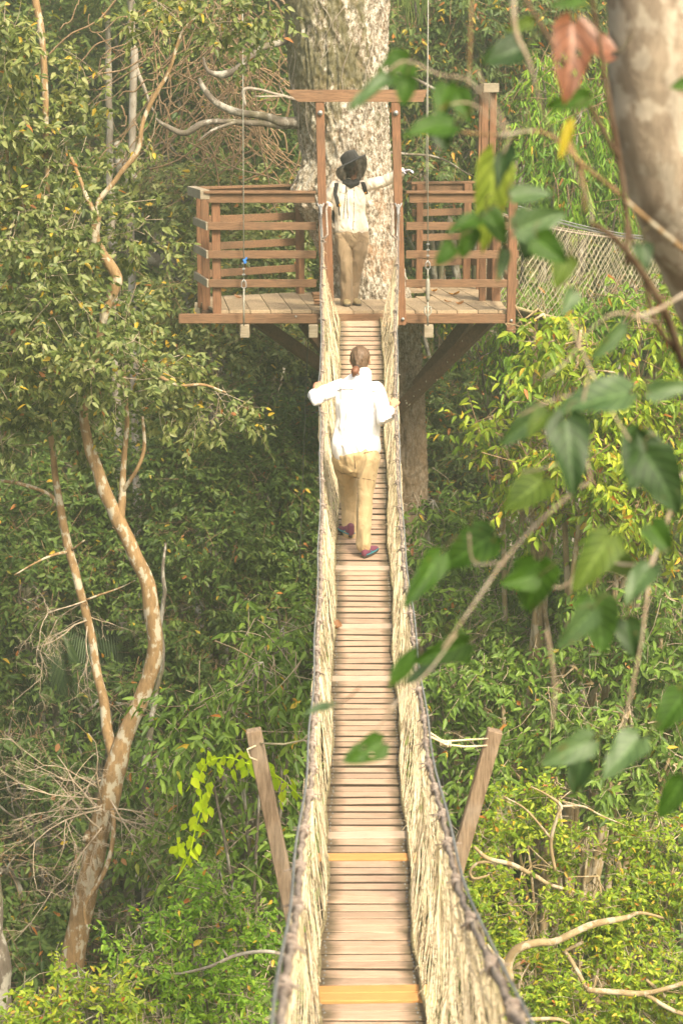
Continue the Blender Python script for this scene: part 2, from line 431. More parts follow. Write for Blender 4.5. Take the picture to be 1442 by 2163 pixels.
# ------------------------------------------------------------------ foliage engine (numpy)
def unit(a): return a/np.maximum(np.linalg.norm(a, axis=-1, keepdims=True), 1e-9)
def leaf_cards(C, A, Nn, L, w, droop=.18, fold=.12):
    """C base points, A axes, Nn approx normals, L lengths, w width ratio -> V,F"""
    n = len(C); A = unit(A); S = unit(np.cross(A, Nn)); Nn = np.cross(S, A)
    L = L[:, None]; W = L*w
    u = [0, .28, .68, 1, .68, .28]; s = [0, -.5, -.36, 0, .36, .5]
    V = np.empty((n, 6, 3))
    for i in range(6):
        lift = fold*abs(s[i])*2*w - droop*u[i]**2
        V[:, i] = C + A*L*u[i] + S*W*s[i] + Nn*L*lift
    F = np.array([[0, 1, 2, 3], [0, 3, 4, 5]])
    F = (F[None] + (np.arange(n)*6)[:, None, None]).reshape(-1, 4)
    return V.reshape(-1, 3), F
def twig_tubes(P0, P1, r0, sag=0.0, seg=3):
    n = len(P0); r0 = np.broadcast_to(np.asarray(r0, float), (n,))
    T = unit(P1-P0); a = unit(np.cross(T, rng.normal(size=(n, 3)))); b = np.cross(T, a)
    Ln = np.linalg.norm(P1-P0, axis=1, keepdims=True)
    bend = rng.normal(size=(n, 3))*Ln*.07
    V = np.empty((n, seg+1, 3, 3))
    for i in range(seg+1):
        t = i/seg; p = P0 + (P1-P0)*t + bend*math.sin(math.pi*t); p = p.copy(); p[:, 2] -= sag*t*t*Ln[:, 0]
        r = (r0*(1-.75*t))[:, None]
        for k in range(3):
            th = 2*math.pi*k/3; V[:, i, k] = p + (a*math.cos(th) + b*math.sin(th))*r
    F = []
    for i in range(seg):
        for k in range(3): F.append([i*3+k, i*3+(k+1) % 3, (i+1)*3+(k+1) % 3, (i+1)*3+k])
    F = np.array(F); F = (F[None] + (np.arange(n)*(seg+1)*3)[:, None, None]).reshape(-1, 4)
    return V.reshape(-1, 3), F
def join(parts):
    Vs, Fs, b = [], [], 0
    for V, F in parts:
        Vs.append(V); Fs.append(F + b); b += len(V)
    return np.concatenate(Vs), np.concatenate(Fs)
def crown_points(c, rad, ncl, front=.5, csize=.30):
    """clump centres through an ellipsoid, thinner in the middle"""
    d = unit(rng.normal(size=(ncl, 3)))
    flip = (rng.random(ncl) < front) & (d[:, 1] > 0); d[flip, 1] *= -1
    rr = rng.uniform(.35, 1.0, ncl)**.5
    rad = np.asarray(rad)
    P = d*rr[:, None]*rad
    return P + np.asarray(c), d
def foliage(blobs, leafL, w=.45, cover=3.0, per=9, droop=.18, hang=.25, front=.5, clump=.32, jit=.35, twigs=.4):
    """blobs: (centre, (rx,ry,rz)) in metres -> leaf V,F and twig V,F"""
    LC, LA, LN, LL, T0, T1 = [], [], [], [], [], []
    for c, rad in blobs:
        rad = np.asarray(rad, float)
        area = math.pi*rad[0]*rad[2]; la = leafL*leafL*w*.55
        nleaf = max(20, int(cover*area/la)); ntw = max(2, nleaf//per)
        ncl = max(4, int(ntw/10))
        P, D = crown_points(c, rad*.85, ncl, front)
        keep = np.array([noise.noise(Vector(p)*.9) > -.28 for p in P]) if ncl > 12 else np.ones(ncl, bool)
        P, D = P[keep], D[keep]
        if len(P) == 0: continue
        ids = rng.integers(0, len(P), ntw)
        cs = clump*rad.mean()
        cs = np.maximum(min(cs, .75), leafL*2.2)
        off = rng.normal(size=(ntw, 3))*cs*.5*np.array([1.15, 1.15, .75])
        base = P[ids] + off
        dirv = unit(D[ids]*.7 + rng.normal(size=(ntw, 3))*.65 + np.array([0, 0, .12-hang]))
        tl = leafL*rng.uniform(2.0, 4.0, ntw)
        T0.append(base - dirv*tl[:, None]*.9); T1.append(base + dirv*tl[:, None])
        for j in range(per):
            f = (j+.5)/per
            pos = base + dirv*(tl*(f*1.0))[:, None]
            side = unit(np.cross(dirv, np.array([0, 0, 1.0]) + rng.normal(size=(ntw, 3))*.35))*(1 if j % 2 else -1)
            ax = unit(dirv*.55 + side*.8 + np.array([0, 0, -hang]) + rng.normal(size=(ntw, 3))*jit)
            nn = unit(np.array([0, 0, 1.0]) + np.array([.2, -.45, 0]) + rng.normal(size=(ntw, 3))*.55)
            LC.append(pos); LA.append(ax); LN.append(nn); LL.append(leafL*rng.uniform(.6, 1.2, ntw))
    C = np.concatenate(LC); A = np.concatenate(LA); Nn = np.concatenate(LN); L = np.concatenate(LL)
    lv = leaf_cards(C, A, Nn, L, w, droop)
    T0 = np.concatenate(T0); T1 = np.concatenate(T1)
    k = rng.random(len(T0)) < twigs
    tw = twig_tubes(T0[k], T1[k], leafL*.05) if k.sum() > 0 else None
    return lv, tw
def pxblobs(bl, dd=.75):
    """(px,py,d,rx_px,ry_px) -> metre blobs"""
    out = []
    for b in bl:
        x, y, d, rx, ry = b[:5]
        k = m_per_px(x, y, d); out.append((np.array(at(x, y, d)), (rx*k, max(rx, ry)*k*dd, ry*k)))
    return out

# ================================================================== THE SUSPENSION BRIDGE
def bz(d): return -4.0 + .02055*(d-10.5)**2 + .012*math.sin(d*1.9)
def xc(d): return .0756 + .0068*d
HD = [0, 3.65, 8, 12.6, 15.2, 17.5, 20]
HL = [-.22, -.145, -.117, -.136, -.165, -.19, -.226]
HR = [.46, .386, .372, .41, .444, .50, .61]
def hz(d): return bz(d) + 1.15 + (.06*max(0, (d-18.5)/1.5)) + .006*math.sin(d*2.3)
HYL = ([437,500,640,850,1100,1300,1400,1540,1700,1850,2000,2163,2600], [677,682,681,681,680,674,670,664,650,631,614,597,530])
HYR = ([437,640,850,1000,1150,1350,1500,1600,1800,1950,2050,2163,2600], [840,835,834,840,848,872,890,905,948,996,1036,1096,1420])
def _hx(d, s):
    z = hz(d); v = math.tan(math.atan2(-z, d) - PITCH); py = PH/2 + v*FPX
    if py > 2500: v = (2500-PH/2)/FPX; py = 2500
    t = HYL if s < 0 else HYR
    return (float(np.interp(py, *t)) - PW/2)*(d*CP - z*SP)/FPX
HXT = {}
for _s in (-1, 1):
    _D = np.arange(0, 20.3, .1); _x = np.array([_hx(max(d, 3.2), _s) for d in _D]); _k = np.ones(13)/13
    _x = np.convolve(np.pad(_x, 6, mode='edge'), _k, 'valid'); _x = np.where(_D > 19.3, np.interp(_D, [19.3, 20], [_x[193], -.226 if _s < 0 else .61]), _x); HXT[_s] = (_D, _x)
def hand_pt(d, s):
    x = float(np.interp(d, *HXT[s])) + .005*math.sin(d*3.1 + s)
    if s < 0: x -= .03*math.exp(-((d-15.6)/.35)**2)
    return Vector((x, d, hz(d)))
def edge_pt(d, s): return Vector((xc(d) + s*(.222 + .012*math.sin(d*2.7+s)), d, bz(d) + .022))
BY = 0.0
bridge = empty('suspension_bridge', (.0756, 0, -1.6), 'narrow rope and plank suspension bridge with straw coloured net sides leading up to the platform', 'footbridge')
OR = {9.53: .04, 7.66: .045, 7.54: .05}
specials = []
deck = MB(); pale = MB(); nails = MB()
y = .35
while y < 19.85:
    w = random.choice([.086, .092, .098, .094, .135 if random.random() < .3 else .09])
    yc = y + w/2; slope = (bz(yc+.05)-bz(yc-.05))/.1
    Y = Vector((0, 1, slope)).normalized(); X = Vector((1, random.uniform(-.012, .012), random.uniform(-.012, .012))).normalized(); Z = X.cross(Y)
    hw = .49 + random.uniform(-.012, .02)
    c = Vector((xc(yc) + random.uniform(-.008, .008), yc, bz(yc) + random.uniform(-.004, .004)))
    kind = deck
    near = [k for k in OR if abs(k-yc) < w/2+.002 and k not in specials]
    if near:
        specials.append(near[0]); mb = MB(); mb.box(c + Vector((.01,0,.006)), .56, w, .028, X, Y, Z, .004)
        o = mb.build('plank', MAT['plank_orange'], bridge); tag(o, 'new orange plank')
    elif any(abs(yc-q) < w/2 for q in (9.85, 14.72, 12.65, 11.95, 13.6)):
        mb = MB(); mb.box(c + Vector((.008,0,.005)), .53, w, .027, X, Y, Z, .004)
        o = mb.build('plank', MAT['plank_pale'], bridge); tag(o, 'paler bleached plank')
    else:
        deck.box(c, hw, w, .026, X, Y, Z, .004)
    for s in (-1, 1):
        for q in (-.028, .028):
            nails.ball(c + X*s*(.205 + random.uniform(-.006, .006)) + Y*q + Z*.014, .0055, nu=6, nv=4)
    y += w*Y.y + .012 + (random.random() < .3)*.009
nf = len(deck.f); deck.add(nails.v, nails.f)
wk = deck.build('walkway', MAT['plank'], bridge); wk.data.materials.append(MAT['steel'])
wk.data.materials.append(MAT['plank_side_shade'])  # side faces carry the painted gap shade
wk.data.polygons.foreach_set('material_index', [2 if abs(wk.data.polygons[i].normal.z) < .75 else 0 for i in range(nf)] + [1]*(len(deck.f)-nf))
for s in (-1, 1):
    mb = MB(); D = np.arange(.3, 20.0, .12)
    mb.tube([edge_pt(d, s) + Vector((s*.004 + .006*math.sin(d*9), 0, .012 + .006*math.sin(d*13))) for d in D], [.011 + .003*noise.noise(Vector((d*6, s, 0))) for d in D], 7)
    mb.build('foot_rope', MAT['foot_rope'], bridge)
    # cables below carrying the planks
    mb = MB(); mb.tube([Vector((xc(d) + s*.17, d, bz(d) - .024)) for d in np.arange(.3, 20, .3)], .009, 6)
    mb.build('carrying_cable', MAT['cable'], bridge)
    # handrail cable wrapped in rope, with the knots that hold the net
    mb = MB(); D = np.arange(.35, 19.95, .07)
    mb.tube([hand_pt(d, s) + Vector((.004*math.sin(d*31), 0, .004*math.cos(d*27))) for d in D], [(.0105 if d < 17.5 else .008)*(1 + .5*noise.noise(Vector((d*9, s*4, 1)))) for d in D], 8)
    # steel cable beside it
    h = mb.build('handrail_rope', MAT['rail_rope'], bridge)
    mb = MB(); mb.tube([hand_pt(d, s) + Vector((s*.017, 0, .016)) for d in np.arange(.35, 20, .25)], .0048, 6)
    mb.build('steel_cable', MAT['steel'], bridge)
    d = .8 + .2*(s > 0)
    while d < 19.9:
        c = hand_pt(d, s); kn = MB(); sp = []
        for q in range(26):
            a = q*.95; rr = .0155 + .006*noise.noise(Vector((q*.7, d, s)))
            sp.append(c + Vector((math.cos(a)*rr, (q-13)*.0028, math.sin(a)*rr)))
        kn.tube(sp, .0055, 5)
        for q in range(7):
            a = random.uniform(0, 2*math.pi); dr = Vector((math.cos(a), random.uniform(-.6, .6), math.sin(a)*.8))
            kn.tube([c, c + dr*.02, c + dr*random.uniform(.03, .05) + Vector((0, 0, -.008))], [.004, .0035, .0018], 4)
        kn.build('knot', MAT['rail_rope'], bridge)
        d += random.uniform(.42, .62)
    # the net: two families of slanting cords, sagging and bunched, plus slack cords running along
    Vs, Fs, base = [], [], 0
    def cord(pts, r):
        global base
        P = np.array(pts); n = len(P); T = np.gradient(P, axis=0); T = unit(T)
        a = unit(np.cross(T, np.array([.3, .2, 1.0]))); b = np.cross(T, a)
        V = np.stack([P + (a*math.cos(q) + b*math.sin(q))*r for q in (0, 2.094, 4.189)], 1).reshape(-1, 3)
        i = np.arange(n-1)[:, None]*3; F = np.concatenate([np.stack([i[:, 0]+k, i[:, 0]+(k+1) % 3, i[:, 0]+3+(k+1) % 3, i[:, 0]+3+k], 1) for k in range(3)])
        Vs.append(V); Fs.append(F + base); base += len(V)
    def npt(d, t, k=0.0):
        d = min(max(d, .32), 19.97)
        a = hand_pt(d, s); b = edge_pt(d, s); p = a.lerp(b, t)
        q = Vector((d*2.2, t*3+k, s*5)); q2 = Vector((d*7, t*9, k+s))
        belly = math.sin(math.pi*t)
        p.x += s*belly*.05 + belly*.03*noise.noise(q) + .006*noise.noise(q2)
        p.y += .03*noise.noise(q2+Vector((3, 3, 3))); p.z += .02*noise.noise(q2+Vector((7, 1, 3)))
        return p
    pitch = .050
    k0 = 0
    dd = -.9
    while dd < 20.9:
        for sg in (1, -1):
            pts = []
            run = random.uniform(.55, .95)
            for i in range(19):
                t = i/18; d = dd + sg*run*(t-.5) + .02*math.sin(t*21+dd*5)
                if .33 < d < 19.96: pts.append(npt(d, t, .3*sg))
            if len(pts) > 3: cord(pts, .0023 if dd > 9 else .0019)
        dd += (pitch if dd > 11 else .066)*random.uniform(.7, 1.3)
    # long slack cords
    for q in range(30):
        t0 = min(.98, abs(random.gauss(0, .33))) if q < 20 else random.random()
        d0 = random.uniform(.4, 5) if q % 2 else .4
        pts = []
        ph = random.uniform(0, 6)
        for d in np.arange(d0, 19.9, .11):
            pts.append(npt(d, min(1, max(.0, t0 + .07*math.sin(d*1.7+ph) + .03*math.sin(d*6+ph))), q*.37))
        cord(pts, .0018)
    # loose ends
    for q in range(160):
        d = random.uniform(.6, 19.5); t = random.choice([random.random(), .97, .03])
        a = npt(d, t); dr = Vector((random.uniform(-1, 1), random.uniform(-1, 1), random.uniform(-1.4, .3))).normalized()*random.uniform(.02, .05)
        cord([a, a+dr*.5+Vector((0, 0, .005)), a+dr], .0022)
    me = np_mesh('net', np.concatenate(Vs), np.concatenate(Fs))
    link_mesh('side_net', me, MAT['net'], bridge)
# outrigger posts rising either side from a cross beam below the walkway
mb = MB(); mb.beam((-.27, 8.55, bz(8.5)-.10), (.53, 8.55, bz(8.5)-.10), .07, .09, (0,0,1)); mb.build('cross_beam', MAT['outrigger'], bridge)
mb = MB(); mb.beam((-.205, 8.48, bz(8.5)-.12), at(535, 1541, 8.48), .06, .072, (1,0,.2)); mb.build('outrigger_post', MAT['outrigger'], bridge)
mb = MB(); mb.beam((.45, 8.48, bz(8.5)-.12), at(1045, 1542, 8.48), .06, .072, (1,0,-.2)); mb.build('outrigger_post', MAT['outrigger'], bridge)
hl = hand_pt(8.0, -1); hr = hand_pt(8.0, 1)
mb = MB(); mb.tube([at(545, 1570, 8.46), at(600, 1572, 8.35), at(640, 1564, 8.2), hl], .0045, 6)
mb.tube([at(540, 1575, 8.44), at(522, 1583, 8.40), at(528, 1600, 8.40), at(543, 1606, 8.42)], .004, 5)
mb.build('tie_rope', MAT['net'], bridge)
mb = MB(); mb.tube([at(1032, 1560, 8.46), at(980, 1563, 8.3), at(935, 1566, 8.2), hr], .0045, 6)
mb.tube([at(1030, 1575, 8.46), at(980, 1577, 8.3), at(940, 1572, 8.2), hr + Vector((0, .03, -.03))], .0045, 6)
for q in range(5):
    c = at(930+q*5, 1568+q, 8.22); mb.tube([c + Vector((0, math.cos(a)*.012, math.sin(a)*.014)) for a in np.linspace(0, 6.28, 8)], .005, 5)
mb.build('tie_rope', MAT['net'], bridge)

# ================================================================== THE PLATFORM
ZD = -2.04
def dpt(px, py):            # deck level point under a pixel
    v = (py-PH/2)/FPX; k = ZD/(-SP - v*CP); return Vector(((px-PW/2)/FPX*k, k*(CP - v*SP), ZD))
platform = empty('canopy_platform', (.2, 20.0, -2.6), 'reddish brown timber platform with slatted railings built around the giant tree', 'platform')
FL, FR = Vector((-1.33, 20.0, ZD)), Vector((1.80, 20.0, ZD))
CL = Vector((-1.60, 20.95, ZD)); BLc = Vector((-1.45, 21.15, ZD)); BR = Vector((1.70, 23.15, ZD)); 
poly = [FL, FR, Vector((1.80, 22.9, ZD)), Vector((1.6, 23.15, ZD)), Vector((-.6, 22.1, ZD)), Vector((-1.62, 21.6, ZD)), CL]
pd = Vector((.105, -1, 0)).normalized(); pn = Vector((1, .105, 0)).normalized()
def clip(poly, n, c, keep):
    out = []
    for i in range(len(poly)):
        a, b = poly[i], poly[(i+1) % len(poly)]
        da = (a.dot(n)-c)*keep; db = (b.dot(n)-c)*keep
        if da >= 0: out.append(a)
        if da*db < 0: out.append(a.lerp(b, da/(da-db)))
    return out
def deck_piece(mb, pl, zt, th):
    if len(pl) < 3: return
    n = len(pl); vs = [Vector((p.x, p.y, zt)) for p in pl] + [Vector((p.x, p.y, zt-th)) for p in pl]
    fs = [tuple(range(n)), tuple(range(2*n-1, n-1, -1))] + [(i, i+n, (i+1) % n+n, (i+1) % n) for i in range(n)]
    mb.add(vs, fs)
TC = Vector((.33, 21.95, 0)); TR = .70
mb = MB(); c = -1.8 + .0
while c < 4.6:
    w = .215 + random.uniform(-.01, .01)
    pl = clip(clip(poly, pn, c + 0.0, 1), pn, c + w, -1)
    if len(pl) >= 3:
        zt = ZD + random.uniform(-.003, .003)
        # cut the boards round the trunk
        mid = sum(pl, Vector())/len(pl); off = (mid - TC).dot(pn)
        if abs(off) < TR:
            half = math.sqrt(TR**2 - off**2)
            base = (TC.dot(-pd)); 
            deck_piece(mb, clip(pl, -pd, base - half, -1), zt, .03)
            deck_piece(mb, clip(pl, -pd, base + half, 1), zt, .03)
        else: deck_piece(mb, pl, zt, .03)
    c += w + .009
mb.build('floor_boards', MAT['deck'], platform)
# front fascia beam and joists
mb = MB(); mb.beam((-1.76, 19.985, ZD-.085), (1.82, 19.985, ZD-.085), .05, .105, bev=.006); mb.build('fascia_beam', MAT['wood_x'], platform)
mb = MB(); mb.beam((-1.62, 20.9, ZD-.09), (-1.2, 22.0, ZD-.09), .05, .11); mb.build('fascia_beam', MAT['wood_grey'], platform)
for x in (-1.045, -.305, .94):
    x = x + .0
    mb = MB(); mb.beam((x, 19.90, ZD-.215), (x, 22.6, ZD-.215), .10, .14, bev=.006); mb.build('joist', MAT['wood_grey'], platform)
for yy in (20.5, 21.1):
    mb = MB(); mb.beam((-1.55, yy, ZD-.10), (1.78, yy, ZD-.10), .06, .11); mb.build('cross_joist', MAT['dark_wood'], platform)
mb = MB(); mb.beam((-1.70, 21.45, ZD-.11), (-1.2, 21.45, ZD-.11), .09, .11); mb.build('cross_joist', MAT['wood_grey'], platform)
MAT['lichen'] = simple('pale lichen', (.5,.47,.33), .9)
# braces down to the trunk
for a, b in ((at(535, 672, 20.3), at(712, 795, 21.4)), (at(990, 676, 20.9), at(880, 815, 21.5)), (at(1040, 668, 20.2), at(838, 868, 21.3)), (at(640, 680, 21.9), at(700, 760, 22.2))):
    mb = MB(); mb.beam(a, b, .09, .13, (0, 0, 1)); nb = len(mb.f)
    if a.x > .9 and b.z < at(800, 850, 21.3).z:
        for q in range(46):
            f = .28 + .72*random.random()**.6; c = Vector(a).lerp(b, f) + Vector((random.gauss(0, .012), -.052, random.gauss(0, .028))); r_ = random.uniform(.006, .017)
            mb.ball(c, r_, .004, r_, 7, 4)
    o = mb.build('brace', MAT['dark_wood'], platform); o.data.materials.append(MAT['lichen']); o.data.polygons.foreach_set('material_index', [0]*nb + [1]*(len(mb.f)-nb))
# railings
ZR = [(-1.132, .085), (-1.434, .085), (-1.743, .085)]
def rail(a, b, z, h, t=.03, mat='wood_x'):
    mb = MB(); mb.beam((a[0], a[1], z), (b[0], b[1], z), t, h, bev=.003); return mb.build('rail', MAT[mat], platform)
def post(x, y, z0, z1, w=.09, h=.09, mat='wood_z', name='post', rot=0):
    mb = MB(); q = Matrix.Rotation(rot, 3, 'Z')
    mb.box((x, y, (z0+z1)/2), w, h, z1-z0, q@Vector((1,0,0)), q@Vector((0,1,0)), (0,0,1), .005); return mb.build(name, MAT[mat], platform)
yF = 19.955
for z, h in ZR:
    rail((-1.425, yF), (-.27, yF), z, h); rail((.69, yF), (1.90, yF+.0), z, h)
    rail((-1.432, yF-.005), (-1.66, 21.05), z-.003, h, mat='wood_grey')      # left side
    rail((-1.66, 21.10), (-.52, 22.05), z, h)                                 # rear left
    rail((.86, 22.75), (1.60, 23.12), z, h)                                    # rear right
    if z < -1.4: rail((1.60, 23.14), (1.74, 22.72), z, h)
    rail((1.84, 20.02), (1.86, 21.25), z, h)                                   # right side up to the exit
for a, b in (((-1.46, yF), (-.27, yF)), ((.69, yF), (1.86, yF)), ((-1.66, 21.10), (-.52, 22.05)), ((.82, 22.75), (1.62, 23.12))):
    mb = MB(); mb.beam((a[0], a[1]+.03, -.775), (b[0], b[1]+.03, -.775), .135, .028, bev=.003); mb.build('rail_cap', MAT['wood_x'], platform)
    rail((a[0]+.03, a[1]+.01), (b[0]-.01, b[1]+.01), -.838, .098)
mb = MB(); mb.beam((-1.452, yF-.02, -.80), (-1.68, 21.06, -.80), .10, .10, bev=.003); mb.build('rail_cap', MAT['wood_grey'], platform)
post(-1.345, 20.03, ZD-.06, -.79); post(-1.50, 20.55, ZD-.06, -.79, .085, .085); post(-1.585, 20.93, ZD-.06, -.79, .075, .085)
post(-.49, 21.99, ZD, -.79, .08, .08, rot=.6); post(1.55, 23.05, ZD, -.79, .09, .09); post(.95, 22.73, ZD, -.79, .08, .08)
post(1.83, 19.965, ZD-.24, -.79, .095, .07)
# tall exit gate posts towards the second bridge
for x, y in ((1.60, 21.1), (1.70, 21.25)): post(x, y, ZD, .29, .075, .09, name='gate_post')
post(1.68, 22.55, ZD, .29, .09, .09, name='gate_post')
mb = MB(); mb.beam((1.655, 20.95, .325), (1.69, 22.75, .325), .17, .10); mb.build('gate_beam', MAT['wood_grey'], platform)
post(1.755, 21.1, ZD-.02, -.95, .10, .1)
# entrance gateway: two posts, beam with slanting ends, bolts, hooks
for (xt, xb) in (((676.5-721)/195.5, (686-721)/195.5), ((832-721)/195.5, (848-721)/195.5)):
    mb = MB(); zt, zb = .165, ZD-.15
    mb.beam((xb, 19.93, zb), (xt, 19.95, zt), .092 if xt > 0 else .09, .085, (0, -1, 0), .006)
    p = mb.build('gateway_post', MAT['wood_z'], platform)
    mb = MB(); mb.tube([(xt+.004, 19.90, .05), (xt+.004, 19.885, .05)], [.028, .026], 14); mb.ball((xt+.004, 19.884, .05), .015, .012, .015)
    mb.build('bolt', MAT['steel'], p)
    mb = MB(); mb.tube([(xb+.01, 19.885, ZD-.08), (xb+.01, 19.87, ZD-.08)], [.02, .018], 12); mb.build('bolt', MAT['steel'], p)
mb = MB(); y0, y1 = 19.90, 20.0; z0, z1 = .165, .29
vs = [(-.455, y0, z0), (.86, y0, z0), (.90, y0, z1), (-.60, y0, z1), (-.455, y1, z0), (.86, y1, z0), (.90, y1, z1), (-.60, y1, z1)]
mb.add(vs, [(0,1,2,3), (7,6,5,4), (0,4,5,1), (1,5,6,2), (2,6,7,3), (3,7,4,0)]); mb.build('gateway_beam', MAT['wood_x'], platform)
mb = MB(); mb.tube([(-.49, 19.87, ZD-.05), (-.49, 19.86, ZD-.05)], .012, 8); mb.tube([(1.83, 19.93, ZD-.1), (1.83, 19.918, ZD-.1)], .016, 10); mb.build('bolt', MAT['steel'], platform)
# hooks and turnbuckles where the handrail cables end
for px in (677, 841):
    p = at(px, 436, 19.84); mb = MB()
    mb.tube([p + Vector((0, .06, .0)), p + Vector((0, .0, .01))], .018, 10)
    mb.tube([p + Vector((-.035, 0, .035)), p + Vector((-.02, -.01, .0)), p + Vector((.0, -.02, -.015)), p + Vector((.02, -.01, .0)), p + Vector((.035, 0, .035))], .009, 7)
    q = Vector(hand_pt(19.3, -1 if px < 700 else 1)); d = (q - p).normalized()
    mb.tube([p - Vector((0, .02, .01)), p + d*.05, p + d*.13, p + d*.16], [.022, .020, .014, .006], 10); mb.tube([p + d*.15, q], .0055, 6)
    mb.build('cable_socket', MAT['steel'], platform)
    s = -1 if px < 700 else 1
    mb = MB(); mb.tube([p + Vector((-s*.06, .05, .02)), p + Vector((-s*.075, 0, .03)), p + Vector((-s*.06, -.03, -.03)), q + Vector((-s*.05, 0, .05)), q], .012, 7); mb.build('handrail_rope', MAT['rail_rope'], platform)
    mb = MB()
    if s < 0:
        mb.beam((-.115, 20.06, ZD), (-.145, 20.06, -.93), .07, .06, (0,-1,0)); mb.build('post', MAT['wood_z'], platform)
mb = MB()
for q in range(4): mb.box((-.20 - .01*q, 20.55, ZD + .03 + q*.035), .20, .1, .03, (1, .1*q-.1, 0), (-.1*q+.1, 1, 0), (0,0,1), .004)
tag(mb.build('timber_offcuts', MAT['wood_x'], None, (-.2, 20.55, ZD)), 'small stack of red timber offcuts on the platform by the left gateway post', 'wood stack')

# support cables with shackles
def support_cable(px, ytop, yb, d, hw, lab, blue):
    c = empty('support_cable', at(px, yb, d), lab, 'cable')
    mb = MB(); top = at(px-4 if px < 700 else px+2, -400, d+.4); b = at(px, hw, d)
    mb.tube([top, at(px-(2 if px < 700 else 0), 150, d+.15), b], .0065, 7)
    mb.build('wire_rope', MAT['cable'], c)
    if not blue:
        mb = MB(); mb.tube([at(px+7, -400, d+1.2), at(px-2, 200, d+1.0), at(px-4, 440, d+.9)], .005, 6); mb.build('wire_rope', MAT['cable'], c)
    mb = MB(); k = b; mb.tube([k + Vector((0.0, 0, .05)), k + Vector((-.022, 0, .02)), k + Vector((-.026, 0, -.03)), k + Vector((0, 0, -.05)), k + Vector((.026, 0, -.03)), k + Vector((.022, 0, .02)), k + Vector((0, 0, .05))], .007, 7)
    for q in (.10, .16, .22): mb.box(k + Vector((0, 0, q)), .035, .022, .018, bev=.003)
    mb.build('shackle', MAT['steel'], c)
    mb = MB(); e = at(px, yb, d)
    if blue: mb.tube([k + Vector((0, 0, -.05)), e], .010, 7)
    else:
        L = (k - e).length; mb.tube([k + Vector((0, 0, -.05)), k.lerp(e, .25)], .008, 7); mb.tube([k.lerp(e, .22), k.lerp(e, .27), k.lerp(e, .55), k.lerp(e, .6)], [.012, .022, .022, .012], 10); mb.tube([k.lerp(e, .6), e], .010, 7)
        kk = k.lerp(e, .78); mb.tube([kk + Vector((-.03, 0, .06)), kk + Vector((-.035, 0, 0)), kk + Vector((0, 0, -.05)), kk + Vector((.035, 0, 0)), kk + Vector((.03, 0, .06)), kk + Vector((-.03, 0, .06))], .009, 7)
    mb.build('turnbuckle', MAT['cable'], c)
    if blue:
        mb = MB(); mb.box(at(px+2, 552, d-.01), .03, .02, .05, (1, 0, .3), (0, 1, 0), (-.3, 0, 1), .004); mb.box(at(px+5, 546, d-.01), .02, .012, .03, (1, 0, -.5), (0, 1, 0), (.5, 0, 1)); mb.build('tape', MAT['blue_tape'], c)
support_cable(515, 0, 688, 19.83, 600, 'steel support cable with a scrap of blue tape beside the left railing', True)
support_cable(903, 0, 688, 19.83, 560, 'steel support cable with a turnbuckle in front of the right railing', False)
mb = MB(); mb.tube([at(652, 690, 20.6), at(646, 820, 20.7), at(640, 1000, 20.8), at(633, 1180, 21), at(628, 1400, 21.2)], .006, 6)
tag(mb.build('hanging_cable', MAT['dark_cable'], None, at(633, 1180, 21)), 'thin dark cable hanging down below the left half of the platform', 'cable')

# ================================================================== SECOND BRIDGE to the right
br2 = empty('suspension_bridge', (1.8, 21.4, -2.3), 'second suspension bridge with pale diamond netting leading away to the right of the platform', 'footbridge')
def b2(t, side, h):
    a = Vector((1.86, 21.35, 0)); b = Vector((7.2, 26.4, 0)); dr = (b-a).normalized(); nr = Vector((dr.y, -dr.x, 0))
    L = (b-a).length; p = a + dr*L*t + nr*side*.27
    p.z = ZD - .12 + (-.95)*4*t*(1-t)*.5 + h
    return p
mb = MB()
for i in range(58):
    t = i/58; dv = (b2(t+.005, 0, 0)-b2(t-.005, 0, 0)).normalized(); sd = Vector((dv.y, -dv.x, 0)).normalized()
    mb.box(b2(t, 0, 0), .50, .11, .026, sd, dv, sd.cross(dv), .004)
mb.build('walkway', MAT['plank'], br2)
for s in (-1, 1):
    mb = MB(); mb.tube([b2(t, s*1.15, 1.12) for t in np.linspace(-.02, 1, 30)], .014, 7); mb.tube([b2(t, s*1.25, 1.15) for t in np.linspace(-.02, 1, 30)], .008, 6); mb.build('handrail_rope', MAT['rail_rope'] if s < 0 else MAT['steel'], br2)
    mb = MB(); mb.tube([b2(t, s*.95, .02) for t in np.linspace(-.02, 1, 30)], .022, 6); mb.build('foot_rope', MAT['foot_rope'], br2)
    Vs, Fs, base = [], [], 0
    step = .0125
    for i in range(-12, 92):
        for sg in (1, -1):
            pts = []
            for j in range(15):
                u = j/14; t = i*step + sg*(u-.5)*.12
                if 0 <= t <= 1:
                    p = b2(t, s*(1.12 - .17*u + .12*math.sin(u*3.14)), 1.12*(1-u) + .015); p += Vector((noise.noise(p*5), noise.noise(p*5+Vector((5,5,5))), noise.noise(p*5-Vector((5,5,5)))))*.02
                    pts.append(p)
            if len(pts) > 3: cord(pts, .0034)
    link_mesh('side_net', np_mesh('net', np.concatenate(Vs), np.concatenate(Fs)), MAT['net_far'], br2)

